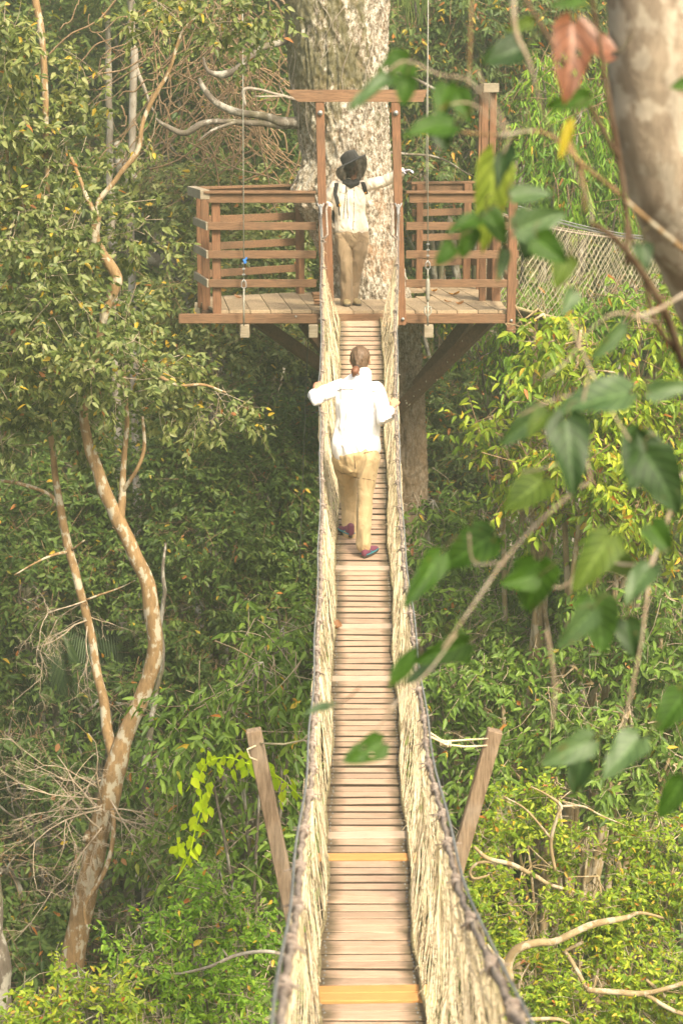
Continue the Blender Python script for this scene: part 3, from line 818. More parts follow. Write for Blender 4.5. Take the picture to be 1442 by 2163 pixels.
# ================================================================== PEOPLE
def hand(mb, w, dirv, up, curl=.5, size=1.0, side=1, spread=.1, point=False):
    """w wrist, dirv along the palm, up = back of the hand; side = +1 thumb towards dirv x up"""
    D = Vector(dirv).normalized(); U = Vector(up); U = (U - D*U.dot(D)).normalized(); S = D.cross(U)*side
    k = size
    mb.limb([w - D*.02*k, w + D*.03*k, w + D*.075*k], [(.021*k, .016*k), (.036*k, .014*k), (.038*k, .013*k)], S, 14)
    Ls = [.070, .078, .073, .058]
    for i in range(4):
        o = (1.5-i)*.0195*k; c = curl
        if point and i == 0: c = .05
        p = w + D*(.082 - .004*abs(i-1))*k + S*o; d = (D + S*spread*(1.5-i)*.5).normalized(); pts = [p - d*.01]
        ang = 0
        for L in (.45, .32, .23):
            ang += c; dd = d*math.cos(ang) - U*math.sin(ang); pts.append(pts[-1] + dd*Ls[i]*L*k)
        mb.limb(pts, [.0088*k, .0083*k, .0076*k, .0066*k], S, 8)
    p = w + D*.025*k + S*.03*k; t1 = (D*.55 + S*.75 - U*.25).normalized(); t2 = (D*.8 + S*.25 - U*.5).normalized()
    mb.limb([p, p + t1*.035*k, p + t1*.035*k + t2*.03*k, p + t1*.035*k + t2*.05*k], [.012*k, .010*k, .0088*k, .007*k], U, 8)

def surf(bvh, px, py, d0, dirv=None):
    """first hit on the mesh along the view ray through a pixel"""
    p = at(px, py, d0); o = p*.8; h = bvh.ray_cast(o, (p - o).normalized())
    return (h[0], h[1]) if h[0] else (p, Vector((0, -1, 0)))
def bvh_of(me): 
    bm = bmesh.new(); bm.from_mesh(me); b = BVHTree.FromBMesh(bm); bm.free(); return b

# ---------- walker, seen from behind
P = lambda x, y, d: at(x, y, d)
walker = empty('person', (0.17, 15.1, bz(15.1)+.015), 'person in white shirt walking away along the bridge with a low pony tail', 'person')
# head is built in its own frame
def head(mb, c, fwd, up, k=1.0):
    F_ = Vector(fwd).normalized(); U_ = Vector(up); U_ = (U_ - F_*U_.dot(F_)).normalized(); S_ = F_.cross(U_)
    q = lambda s, f, u: c + S_*s*k + F_*f*k + U_*u*k
    mb.ball(q(0, -.005, .025), .077*k, .096*k, .092*k, 22, 16, S_, F_, U_)
    mb.limb([q(0, .02, .0), q(0, .045, -.06), q(0, .055, -.095)], [(.066*k, .07*k), (.052*k, .045*k), (.028*k, .026*k)], S_)
    mb.limb([q(0, .085, .015), q(0, .103, -.018), q(0, .108, -.03)], [.009*k, .013*k, .012*k], S_, 10)      # nose
    mb.limb([q(-.022, .085, -.057), q(0, .094, -.055), q(.022, .085, -.057)], [.007*k, .010*k, .007*k], U_, 8) # mouth
    for s in (-1, 1):
        mb.ball(q(s*.032, .078, .012), .014*k, .010*k, .011*k, 10, 8, S_, F_, U_)
        mb.limb([q(s*.078, -.012, .025), q(s*.086, -.018, .005), q(s*.079, -.005, -.028)], [(.006*k, .014*k), (.008*k, .018*k), (.005*k, .010*k)], S_, 10)
    mb.limb([q(0, -.03, -.03), q(0, -.035, -.11), q(0, -.03, -.17)], [.052*k, .050*k, .058*k], S_)
hc = P(761, 762, 15.47)
b = MB(); head(b, hc, (.18, 1, -.18), (0, .25, 1))
shL, shR = P(712, 816, 15.36), P(801, 820, 15.33)
elL, wrL = P(661, 843, 15.30), P(668, 820, 15.46)
elR, wrR = P(813, 890, 15.16), P(829, 857, 15.36)
b.limb([P(760, 800, 15.38), P(757, 850, 15.36), P(754, 900, 15.33), P(752, 950, 15.30), P(752, 975, 15.3)], [(.07,.06), (.17,.095), (.15,.09), (.155,.10), (.12,.09)])
b.limb([shL, elL, wrL], [.042, .032, .026], (0,0,1)); b.limb([shR, elR, wrR], [.042, .032, .026], (0,1,0))
hL0, hR0 = hand_pt(15.64, -1), hand_pt(15.47, 1)
hand(b, wrL, Vector((.1, .6, .25)), (-.3, -.2, 1), .9, 1.1, 1)
hand(b, wrR, Vector((.25, .6, .30)), (.5, -.3, 1), .9, 1.1, -1)
LR = [P(775, 972, 15.27), P(773, 1015, 15.24), P(771, 1065, 15.16), P(769, 1140, 14.98)]
LL = [P(728, 972, 15.32), P(733, 1012, 15.46), P(736, 1052, 15.56), P(737, 1118, 15.44)]
for l in (LR, LL): b.limb(l, [.075, .068, .052, .040])
body = fuse('body', b, MAT['skin'], walker, .0075, 2)
# shirt
b = MB()
b.limb([P(769, 792, 15.37), P(762, 803, 15.36), P(757, 818, 15.35), P(757, 845, 15.35), P(757, 885, 15.33), P(753, 918, 15.32), P(751, 940, 15.31), P(751, 948, 15.31)],
       [(.062,.058), (.10,.072), (.178,.098), (.192,.122), (.178,.124), (.190,.135), (.204,.148), (.205,.150)])
b.limb([shL + Vector((.03, 0, 0)), (shL+elL)/2 + Vector((0, 0, .0)), elL, elL.lerp(wrL, .3), elL.lerp(wrL, .55)], [.056, .058, .056, .048, .038], (0,0,1))
b.limb([shR + Vector((-.03, 0, 0)), (shR+elR)/2, elR, elR.lerp(wrR, .35), elR.lerp(wrR, .62)], [.058, .058, .060, .052, .042], (0,1,0))
me = fuse_mesh(b, .011, 3, [(.008, (5, 5, 2.0), 3), (.006, (11, 11, 6), 8)]); shirt = None
bv = bvh_of(me)
s1 = MB(); pts = [surf(bv, x, yy, 15.2) for x, yy in ((712, 824), (725, 822.5), (745, 822), (765, 823), (783, 825), (793, 827))]
s1.tube([p + n*.001 for p, n in pts], .0035, 6)
s2 = MB(); pts = [surf(bv, x, yy, 15.2) for x, yy in ((752, 797), (758, 800), (768, 801), (779, 798))]
s2.tube([p + n*.002 for p, n in pts], .007, 8)
shirt = link_mesh('shirt', me, MAT['shirt_white'], walker)
s1.build('yoke_seam', MAT['seam_white'], shirt)
b = MB(); b.limb([P(770, 803, 15.39), P(770, 795, 15.40), P(770, 789, 15.41)], [(.055,.058), (.047,.052), (.042,.048)]); b.build('collar', MAT['shirt_white'], shirt)
# trousers
b = MB()
b.limb([P(751, 936, 15.31), P(752, 960, 15.30), P(753, 976, 15.30)], [(.172,.130), (.182,.142), (.145,.125)])
b.limb([P(777, 968, 15.26), P(775, 1010, 15.23), P(772, 1035, 15.20), P(770, 1075, 15.13), P(768, 1120, 15.02), P(767, 1152, 14.97)], [(.098,.110), (.080,.092), (.068,.078), (.061,.066), (.054,.060), (.056,.066)])
b.limb([P(726, 968, 15.32), P(731, 1008, 15.45), P(735, 1040, 15.54), P(737, 1080, 15.53), P(738, 1128, 15.42)], [(.095,.11), (.076,.09), (.066,.076), (.058,.064), (.056,.064)])
me = fuse_mesh(b, .010, 2, [(.008, (6, 6, 2.0), 11), (.005, (8, 8, 7), 17)])
bv = bvh_of(me); sm = MB()
for row in ([(748, 1008), (757, 1010), (768, 1011), (780, 1013), (790, 1016)], [(748, 962), (749, 975), (750, 990)], [(713, 992), (722, 1000), (734, 1001), (743, 999)], [(768, 957), (775, 956), (786, 954)], [(712, 955), (722, 957), (732, 956)]):
    q = [surf(bv, x, yy, 15.1) for x, yy in row]; sm.tube([p + n*.0005 for p, n in q], .0045, 6)
tr_ = link_mesh('trousers', me, MAT['khaki'], walker); sm.build('seam', MAT['seam'], tr_)
# hair: cap over the back and sides of the skull, gathered into a pony tail
b = MB(); F_ = Vector((.18, 1, -.18)).normalized(); U_ = Vector((0, .25, 1)); U_ = (U_-F_*U_.dot(F_)).normalized(); S_ = F_.cross(U_)
b.ball(hc + U_*.032 - F_*.022, .086, .096, .096, 24, 18, S_, F_, U_)
b.ball(hc + U_*-.02 - F_*.05, .070, .062, .075, 20, 14, S_, F_, U_)
b.limb([hc - F_*.09 + U_*.0, hc - F_*.115 - U_*.035 - S_*.01], [.045, .022], S_)
me = fuse_mesh(b, .007, 3)
for v in me.vertices: v.co += v.normal*.006*noise.noise(Vector((v.co.x*110, v.co.y*15, v.co.z*15)))
hair = link_mesh('hair', me, MAT['hair'], walker)
b = MB(); pt = P(749, 780, 15.28); b.limb([P(753, 777, 15.33), P(751, 781, 15.27), P(748, 787, 15.25), P(746, 794, 15.25)], [.020, .033, .030, .012], S_)
b.limb([P(754, 778, 15.31), P(757, 788, 15.29), P(758, 793, 15.29)], [.010, .010, .005], S_, 8)
me = fuse_mesh(b, .006, 2)
for v in me.vertices: v.co += v.normal*.003*noise.noise(Vector((v.co.x*150, v.co.y*150, v.co.z*20)))
link_mesh('pony_tail', me, MAT['hair_tail'], hair)
b = MB(); b.limb([P(753.5, 776, 15.325), P(752.5, 778.5, 15.31)], [.022, .022], S_); b.build('hair_band', MAT['black_cloth'], hair)
# trainers
def shoe(name, heel, toe, up, parent, upper, sole, trim=None, k=1.0):
    heel, toe = Vector(heel), Vector(toe); D = (toe-heel).normalized(); U = Vector(up); U = (U-D*U.dot(D)).normalized(); S = D.cross(U); L = (toe-heel).length
    b = MB(); q = lambda f, s, u: heel + D*L*f + S*s*k + U*u*k
    b.limb([q(.08, 0, .055), q(.3, 0, .058), q(.6, 0, .042), q(.88, 0, .030)], [(.036*k,.045*k), (.040*k,.048*k), (.045*k,.032*k), (.036*k,.018*k)], S)
    b.limb([q(.1, 0, .06), q(.12, 0, .105)], [(.036*k,.042*k), (.036*k,.042*k)], S)
    o = fuse(name, b, upper, parent, .007, 2)
    b = MB(); n = 22; vs = []
    for z in (0, .018, .024):
        for i in range(n):
            a = 2*math.pi*i/n; f = .5 + .53*math.cos(a); w = (.043 + .006*math.cos(a))*(1 - .12*math.sin(a*2)**2)
            vs.append(q(f, math.sin(a)*w*(1 if z < .02 else .93), z))
    fs = [(r*n+i, r*n+(i+1) % n, (r+1)*n+(i+1) % n, (r+1)*n+i) for r in range(2) for i in range(n)] + [tuple(range(n))[::-1], tuple(2*n+i for i in range(n))]
    b.add(vs, fs, True); b.build('sole', sole, o)
    if trim:
        b = MB()
        for s in (-1, 1):
            b.tube([q(.0, s*.034, .04), q(.3, s*.044, .034), q(.6, s*.048, .030), q(.85, s*.038, .026)], .006*k, 6)
            b.tube([q(.25, s*.040, .06), q(.45, s*.045, .03), q(.6, s*.03, .06)], .005*k, 6)
        b.build('stripe', trim, o)
    return o
zf = lambda d: bz(d) + .015
shoe('trainer', (.185, 14.93, zf(14.93)), (.30, 15.13, zf(15.13)), (0, 0, 1), walker, MAT['pink'], MAT['sole'], MAT['teal'], .88)
shoe('trainer', (.085, 15.35, zf(15.35)+.01), (-.02, 15.55, zf(15.55)), (0, 0, 1), walker, MAT['pink'], MAT['sole'], MAT['teal'], .88)

# ---------- guide on the platform, pointing
guide = empty('person', (.09, 20.62, ZD), 'person in cream shirt and dark hat with black face net, pointing from the platform', 'person')
DG = 20.62
hc2 = P(742, 358, DG)
b = MB(); head(b, hc2, (.45, -1, -.12), (-.05, -.05, 1), .98)
gL, gR = P(767, 392, DG), P(704, 392, DG)      # gL = her left, image right
geL, gwL = P(812, 383, DG-.02), P(852, 362, DG-.12)
geR, gwR = P(693, 437, DG+.08), P(690, 437, DG-.30)
b.limb([P(740, 385, DG), P(738, 420, DG), P(738, 450, DG), P(741, 490, DG)], [(.06,.055), (.15,.085), (.13,.08), (.15,.095)])
b.limb([gL, geL, gwL], [.045, .036, .026], (0,0,1)); b.limb([gR, geR, gwR], [.045, .036, .026], (1,0,0))
gl = [P(761, 505, DG), P(756, 545, DG-.02), P(749, 590, DG+.02), P(744, 632, DG+.03)]
gr = [P(723, 505, DG), P(727, 545, DG-.04), P(729, 590, DG-.02), P(731, 635, DG-.03)]
for l in (gl, gr): b.limb(l, [.070, .055, .045, .035])
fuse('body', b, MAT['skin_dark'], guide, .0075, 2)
b = MB(); hand(b, gwL, (P(890, 353, DG-.3) - gwL), (0, -.1, 1), .35, 1.0, 1, .1, True); hand(b, gwR, Vector((.02, -1, -.3)), (.2, 0, 1), .9, 1.0, 1)
fuse('gloves', b, MAT['glove'], guide, .006, 1)
b = MB(); b.limb([P(851, 364, DG-.11), P(855, 361, DG-.12)], [.036, .036], (0,0,1)); b.build('wrist_band', MAT['black_cloth'], guide)
b = MB()
b.limb([P(741, 384, DG), P(739, 390, DG), P(737, 402, DG), P(737, 425, DG), P(738, 450, DG), P(741, 470, DG), P(742, 484, DG)],
       [(.058,.055), (.13,.07), (.172,.095), (.178,.115), (.165,.11), (.178,.122), (.186,.125)])
b.limb([gL + Vector((-.03, 0, -.01)), gL.lerp(geL, .5), geL, geL.lerp(gwL, .6), geL.lerp(gwL, .95)], [.062, .064, .056, .048, .040], (0,0,1))
b.limb([gR + Vector((.02, 0, -.01)), gR.lerp(geR, .5), geR, geR.lerp(gwR, .5), geR.lerp(gwR, .85)], [.060, .062, .058, .05, .042], (1,0,0))
me = fuse_mesh(b, .011, 3, [(.008, (6, 6, 2.5), 21), (.006, (12, 12, 7), 5)]); bv = bvh_of(me)
gs = link_mesh('shirt', me, MAT['shirt_cream'], guide)
S1 = MB(); F1 = MB()
q = [surf(bv, x, yy, DG-.3) for x, yy in ((746, 391), (747, 410), (747, 430), (747, 450), (746, 470), (745, 486))]; S1.tube([p + n*.001 for p, n in q], .0035, 6)
for row in (((715, 399), (718, 406), (726, 409), (733, 405), (734, 400)), ((752, 388), (756, 394), (765, 399), (769, 398))):
    q = [surf(bv, x, yy, DG-.3) for x, yy in row]; S1.tube([p + n*.001 for p, n in q], .003, 6)
S1.build('placket_seam', MAT['seam'], gs)
B1 = MB()
for yy in (402, 418, 435, 451, 468):
    p, n = surf(bv, 747.5, yy, DG-.3); B1.ball(p + n*.003, .008, .004, .008, 8, 6)
B1.build('buttons', MAT['button'], gs)
b = MB(); b.limb([P(741, 476, DG), P(742, 494, DG), P(743, 506, DG)], [(.165,.11), (.175,.125), (.14,.11)])
b.limb([P(762, 500, DG), P(759, 530, DG-.02), P(755, 555, DG-.01), P(749, 595, DG+.03), P(744, 632, DG+.03)], [(.088,.10), (.080,.09), (.066,.075), (.055,.06), (.056,.066)])
b.limb([P(722, 500, DG), P(726, 530, DG-.03), P(729, 560, DG-.05), P(731, 595, DG-.03), P(732, 630, DG-.03), P(732, 638, DG-.03)], [(.085,.10), (.080,.09), (.070,.075), (.063,.068), (.064,.075), (.066,.08)])
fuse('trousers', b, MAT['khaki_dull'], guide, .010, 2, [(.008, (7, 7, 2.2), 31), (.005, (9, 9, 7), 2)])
shoe('boot', (.055, 20.66, ZD), (.065, 20.42, ZD), (0, 0, 1), guide, MAT['boot'], MAT['sole'], None, .98)
shoe('boot', (.125, 20.70, ZD), (.20, 20.50, ZD), (0, 0, 1), guide, MAT['boot'], MAT['sole'], None, .98)
# hat: tilted brim, soft crown
hU = Vector((-.50, .0, 1)).normalized(); hS = Vector((1, -.12, .50)); hS = (hS - hU*hS.dot(hU)).normalized(); hF = hU.cross(hS)
hb = P(741, 340.5, DG) ; b = MB(); n = 36; vs = []
prof = [(.0, .115, .0), (.045, .118, 0), (.075, .112, 0), (.098, .085, 0), (.102, .055, 0), (.104, .012, 0), (.120, .004, 0), (.150, .0, 0), (.178, -.004, 0), (.180, -.010, 0), (.150, -.008, 0), (.095, -.006, 0)]
for r, z, _ in prof:
    for i in range(n):
        a = 2*math.pi*i/n; dz = .003*math.sin(a*2+1)*max(0, r-.1)/.08 - (.012*math.cos(a)**2 if z > .1 else 0)
        vs.append(hb + hS*math.cos(a)*max(r, .001) + hF*math.sin(a)*max(r, .001)*1.05 + hU*(z + dz))
m_ = len(prof); b.add(vs, [(i*n+k, i*n+(k+1) % n, (i+1)*n+(k+1) % n, (i+1)*n+k) for i in range(m_-1) for k in range(n)], True)
ht = b.build('hat', MAT['hat'], guide)
# veil hanging from the brim, gathered under the chin
b = MB(); vs = []; lev = 12; neck = P(741, 384, DG)
for j in range(lev+1):
    t = j/lev
    for i in range(n*2):
        a = math.pi*i/n
        top = hb + hS*math.cos(a)*.174 + hF*math.sin(a)*.182 - hU*.008
        bot = neck + Vector((math.cos(a)*.085, math.sin(a)*-.085*1.0 - .02, 0))
        p = top.lerp(Vector((bot.x, bot.y, bot.z)), t**1.8); p.z = top.z + (bot.z - top.z)*t
        rad = (p - Vector((hb.x, hb.y, p.z))); rad.z = 0
        if rad.length > 0: p += rad.normalized()*(.03*math.sin(t*math.pi) + .006*math.sin(a*11)*t)
        vs.append(p)
nn = n*2; b.add(vs, [(j*nn+k, j*nn+(k+1) % nn, (j+1)*nn+(k+1) % nn, (j+1)*nn+k) for j in range(lev) for k in range(nn)], True)
b.build('face_net', MAT['veil'], ht)
b = MB(); b.limb([P(737, 386, DG), P(741, 390, DG-.02), P(746, 386, DG)], [(.05,.10), (.055,.11), (.05,.10)], (0,0,1)); b.build('net_hem', MAT['black_cloth'], ht)
cd = MB()
for dx in (-1.5, 1.0):
    q = [surf(bv, 731+dx*f, 388+f*20, DG-.3) for f in (0, .8, 1.6, 2.4, 3.1, 3.7)]; cd.tube([p + n*.006 for p, n in q], .003, 6)
cd.build('drawcord', MAT['black_cloth'], ht)
# backpack with straps
bp = empty('backpack', P(735, 440, DG+.18), 'black backpack worn by the pointing person on the platform', 'backpack')
b = MB(); b.limb([P(735, 398, DG+.20), P(733, 430, DG+.22), P(731, 462, DG+.20)], [(.12,.08), (.165,.10), (.165,.09)]); fuse('pack_body', b, MAT['black_cloth'], bp, .012, 3, [(.004, (8, 8, 5), 4)])
for row in (((710, 388), (709, 400), (710, 412), (713, 424), (716, 436)), ((766, 386), (769, 394), (771, 402), (771.5, 410))):
    b = MB(); q = [surf(bv, x, yy, DG-.3) for x, yy in row]; pts = [p + n*.008 for p, n in q]; pts.insert(0, pts[0] + Vector((0, .12, .0)))
    b.tube(pts, [(.024, .007)]*len(pts), 10, True, Vector((1,0,0))); st = b.build('strap', MAT['black_cloth'], bp)
    b = MB(); p, n = surf(bv, *(((718, 433) if row[0][0] < 740 else (771, 404))), DG-.3); b.box(p + n*.012, .016, .012, .03, bev=.003); b.build('buckle', MAT['amber'], st)
b = MB(); q = [surf(bv, x, yy, DG-.3) for x, yy in ((715, 430), (716, 442), (718, 455))]; b.tube([p + n*.006 for p, n in q], [(.007,.003)]*3, 8, True, Vector((1,0,0))); b.build('strap', MAT['black_cloth'], bp)

# ================================================================== GROUND
ZG = -15.0
def gz(x, y):
    s = max(0, y-34); h = ZG + .55*s if s < 40 else ZG + 22 + .15*(s-40)
    return h + 1.2*noise.noise(Vector((x*.06, y*.06, 0)))
nx, ny = 90, 110
X = np.sign(np.linspace(-1, 1, nx))*np.abs(np.linspace(-1, 1, nx))**1.8*300; Yg = -60 + np.linspace(0, 1, ny)**1.7*460
V = np.array([[x, y_, gz(x, y_)] for y_ in Yg for x in X])
F = np.array([[j*nx+i, j*nx+i+1, (j+1)*nx+i+1, (j+1)*nx+i] for j in range(ny-1) for i in range(nx-1)])
MAT['soil'] = simple('forest floor', (.05,.04,.022), .95, 0, .1, .5, 1.5)
g_ = link_mesh('ground', np_mesh('ground', V, F), MAT['soil']); tag(g_, kind='structure')

# ================================================================== GIANT TREE
gt = empty('giant_tree', (.33, 21.95, ZG), 'giant tree with flaky pale bark and mossy left flank that carries the platform', 'tree')
EDG = [(-400, 590, 822), (0, 600, 820), (100, 604, 818), (200, 613, 818), (300, 632, 822), (335, 640, 824), (420, 646, 832), (500, 660, 842), (560, 682, 852), (620, 690, 868), (680, 694, 888), (760, 697, 893), (850, 698, 898), (950, 699, 903), (1050, 699, 907), (1300, 685, 918), (1800, 640, 960), (2700, 560, 1060)]
DT = 21.95
zs = [at(0, e[0], DT).z for e in EDG][::-1]; ls = [at(e[1], e[0], DT).x for e in EDG][::-1]; rs = [at(e[2], e[0], DT).x for e in EDG][::-1]
Z = np.concatenate([np.arange(ZG-.3, -6, .15), np.arange(-6, 3.2, .022), np.arange(3.2, 4.2, .1)]); nr = 300
V = np.zeros((len(Z), nr, 3)); burl = at(648, 412, 21.5)
for i, z in enumerate(Z):
    l = np.interp(z, zs, ls); r = np.interp(z, zs, rs); cx = (l+r)/2; rad = (r-l)/2
    for k in range(nr):
        a = 2*math.pi*k/nr; ca, sa = math.cos(a), math.sin(a)
        q = Vector((ca*1.2, sa*1.2, z*.35))
        rr = rad*(1 + .05*noise.noise(q*1.3) + .035*math.sin(3*a+.4*z+1))
        # furrows and loose plates
        f = noise.noise(Vector((ca*6, sa*6, z*2.2))); g = noise.noise(Vector((ca*15, sa*15, z*13))); h2 = noise.noise(Vector((ca*34, sa*34, z*36)))
        rr += -.030*max(0, .25-abs(f))*4*.5 + .026*g + .016*h2
        cr = noise.noise(Vector((ca*3.2+5, sa*3.2, z*.45)));
        if abs(cr) < .025: rr -= .05*(1-abs(cr)/.025)
        V[i, k] = (cx + ca*rr, DT + sa*rr, z)
V = V.reshape(-1, 3)
dv = V - np.array(burl); w = np.exp(-((dv[:, 0]/.20)**2 + (dv[:, 1]/.55)**2 + (dv[:, 2]/.30)**2)); V[:, 0] -= w*.27; V[:, 1] -= w*.16
F = np.array([[i*nr+k, i*nr+(k+1) % nr, (i+1)*nr+(k+1) % nr, (i+1)*nr+k] for i in range(len(Z)-1) for k in range(nr)])
tk = link_mesh('trunk', np_mesh('trunk', V, F), MAT['giant'], gt)
tk.data.polygons.foreach_set('use_smooth', [True]*len(tk.data.polygons))
def branch(paths, mat, parent, name='branch', wob=.03, n=8):
    if mat in ('bark_grey', 'bark_pale') and name == 'branch': paths = [[(a, b, c, r*.75) for a, b, c, r in p] for p in paths]
    if name == 'limb':
        for p in paths:
            mb = MB(); pxtube(mb, p, n, 6, wob); mb.build(name, MAT[mat], parent)
        return
    mb = MB()
    for p in paths: pxtube(mb, p, n, 6, wob)
    return mb.build(name, MAT[mat], parent)
branch([[(650, 262, 21.9, 16), (600, 258, 21.7, 15), (560, 245, 21.6, 12), (500, 233, 21.5, 11), (455, 215, 21.5, 10), (428, 183, 21.5, 8), (420, 165, 21.5, 5)]], 'bark_grey', gt)
branch([[(640, 268, 21.9, 12), (560, 262, 21.6, 9), (490, 255, 21.4, 8), (430, 262, 21.3, 9), (390, 282, 21.3, 9), (345, 262, 21.3, 6), (330, 250, 21.3, 3)], [(500, 256, 21.4, 5), (450, 275, 21.2, 4), (420, 300, 21.1, 2)]], 'bark_grey', gt)
branch([[(640, 70, 22.0, 15), (590, 88, 21.8, 10), (545, 110, 21.6, 9), (505, 140, 21.5, 10), (470, 158, 21.5, 11), (440, 150, 21.5, 6), (430, 120, 21.5, 3)], [(548, 108, 21.6, 5), (505, 75, 21.5, 4), (460, 35, 21.4, 3)]], 'bark_grey', gt)
branch([[(640, 215, 21.6, 5), (605, 205, 21.4, 5), (575, 198, 21.3, 4), (545, 190, 21.3, 4), (516, 190, 21.3, 6), (519, 225, 21.3, 3)], [(600, 204, 21.3, 3), (560, 205, 21.2, 2.4), (535, 205, 21.2, 1.6)], [(600, 204, 21.4, 2.5), (590, 180, 21.3, 2), (600, 165, 21.2, 1.2)]], 'bark_pale', gt)
branch([[(820, 150, 22.0, 6), (870, 165, 21.8, 5), (930, 195, 21.6, 4.5), (960, 205, 21.5, 4)], [(800, 320, 22, 5), (920, 335, 22.4, 2.6), (1000, 372, 22.6, 1.2)]], 'bark_grey', gt)
mb = MB()
for q in range(26):
    a = R(random.uniform(195, 345)); z0 = random.uniform(-1.2, 1.4); L = random.uniform(.3, 1.1); pts = []
    for j in range(9):
        z = z0 - L*j/8; l = np.interp(z, zs, ls); r = np.interp(z, zs, rs); rr = (r-l)/2+.015; aa = a + .12*math.sin(j*.8+q)
        pts.append(((l+r)/2 + math.cos(aa)*rr, DT + math.sin(aa)*rr, z))
    mb.tube(pts, .005, 5)
mb.build('hanging_roots', MAT['bark_pale'], gt)

# ================================================================== FOREST
def auto_limbs(base, blobs, r0, fork=.45, n=8):
    mb = MB(); base = Vector(base)
    top = Vector(max((b[0] for b in blobs), key=lambda c: c[2])); cen = Vector(np.mean([b[0] for b in blobs], axis=0))
    f = base.lerp(cen, fork); f.x = base.x*.6 + cen.x*.4; f.y = base.y*.6 + cen.y*.4
    rnd = lambda s: Vector((random.uniform(-s, s), random.uniform(-s, s), random.uniform(-s, s)*.4))
    mb.tube([Vector(p) for p in crom([base, base.lerp(f, .5)+rnd(.25), f, f.lerp(top, .5)+rnd(.3), top], 4)], list(np.linspace(r0, r0*.25, 17)), n)
    for c, rad in blobs:
        c = Vector(c); m_ = f.lerp(c, .5) + rnd(.3) + Vector((0, 0, .2)); P_ = [Vector(p) for p in crom([f, m_, c, c + rnd(1)*max(rad)*.6], 4)]
        mb.tube(P_, list(np.linspace(r0*.5, r0*.06, len(P_))), 6)
        for q in range(7):
            d = Vector(unit(rng.normal(size=3))); e = c + Vector((d.x*rad[0], d.y*rad[1], d.z*rad[2]))*.85
            s0 = P_[random.randint(len(P_)//2, len(P_)-1)]
            Q_ = [Vector(p) for p in crom([s0, s0.lerp(e, .5)+rnd(.15), e], 3)]; mb.tube(Q_, list(np.linspace(r0*.13, r0*.02, len(Q_))), 5)
    return mb
def tree(name, label, cat, base, blobs, leaf, mat, trunk_r=.12, barkm='bark_grey', group=None, px=True, trunk=None, twigmat='twig_brown', limbs=True, **kw):
    bl = pxblobs(blobs) if px else blobs
    if base is None:
        c = np.mean([b[0] for b in bl], axis=0); base = (c[0], c[1]+.3, gz(c[0], c[1]))
    root = empty(name, base, label, cat, group)
    if limbs: auto_limbs(base, bl, trunk_r).build('trunk', MAT[barkm], root)
    elif trunk: trunk(root)
    kw['cover'] = kw.get('cover', 3)*1.25
    lv, tw = foliage(bl, leaf, **kw)
    link_mesh('crown', np_mesh('crown', *lv), LEAF[mat], root)
    if tw is not None: link_mesh('twigs', np_mesh('twigs', *tw), MAT[twigmat], root)
    return root

# --- the fork-trunked orange tree on the left
def t1(root):
    branch([[(95, 2480, 17.3, 34), (135, 2150, 17.1, 27), (158, 2000, 17, 25), (190, 1850, 17, 24), (215, 1740, 17, 23), (247, 1620, 17, 24), (262, 1560, 17, 19), (300, 1470, 17, 17), (325, 1390, 17, 17), (322, 1300, 17, 17), (310, 1230, 17, 16), (275, 1150, 17, 15), (240, 1080, 17, 15), (205, 990, 17, 13), (185, 930, 17, 11), (178, 870, 17, 9), (190, 800, 17, 8)],
            [(250, 1610, 17, 17), (232, 1560, 17.1, 12), (215, 1460, 17.2, 10), (190, 1330, 17.3, 9), (165, 1230, 17.3, 9), (143, 1150, 17.4, 9), (120, 1020, 17.4, 7), (105, 900, 17.5, 6), (100, 820, 17.5, 4)],
            [(250, 1108, 17, 11), (258, 1060, 17, 8), (262, 980, 17, 6), (268, 880, 17, 5), (262, 780, 17, 4)],
            [(258, 1040, 17, 5), (290, 990, 16.9, 4), (305, 940, 16.9, 4), (300, 880, 16.9, 3)],
            [(120, 1060, 17.4, 5), (95, 1040, 17.4, 4), (40, 1020, 17.4, 4), (-20, 1015, 17.4, 3)],
            [(190, 800, 17, 8), (222, 665, 17, 9), (240, 610, 17, 12), (245, 582, 17, 13), (215, 535, 17, 12), (200, 500, 17, 11), (206, 450, 17, 8), (212, 420, 17, 6), (250, 375, 17, 5), (290, 320, 17, 6), (302, 260, 17, 5), (330, 200, 17, 5), (355, 150, 17, 4), (385, 70, 17, 3), (430, 20, 17, 2)],
            [(205, 460, 17, 6), (185, 420, 17, 5), (170, 380, 17, 4), (150, 330, 17, 3)],
            [(100, 830, 17.3, 5), (110, 760, 17.2, 6), (45, 700, 17.2, 6), (25, 620, 17.2, 5), (20, 420, 17.2, 4), (15, 300, 17.2, 4)],
            [(105, 560, 17.2, 3), (96, 210, 17.3, 7), (90, 100, 17.3, 7), (75, 0, 17.3, 8), (60, -100, 17.3, 8)],
            [(320, 780, 16.9, 3), (345, 800, 16.8, 4), (380, 815, 16.8, 3), (430, 812, 16.8, 3), (480, 830, 16.8, 1.5)]], 'bark_orange', root, 'trunk', .02, 12)
    branch([[(190, 1760, 17, 9), (182, 1775, 16.8, 8)], [(228, 1690, 17, 6), (240, 1740, 16.8, 5), (225, 1830, 16.7, 5), (183, 1905, 16.7, 5), (180, 1945, 16.7, 4), (190, 1960, 16.6, 2)], [(143, 1165, 17.3, 4), (90, 1180, 17.1, 2.4), (30, 1215, 17, 1.5)], [(155, 1160, 17.2, 3), (180, 1140, 17.1, 1.5)], [(183, 1265, 17.2, 2.5), (240, 1245, 17.2, 2), (285, 1225, 17.2, 1.2)]], 'bark_orange', root, 'limb', .02, 7)
    for x, y_, r in ((182, 1772, 9), (222, 582, 0)): pass
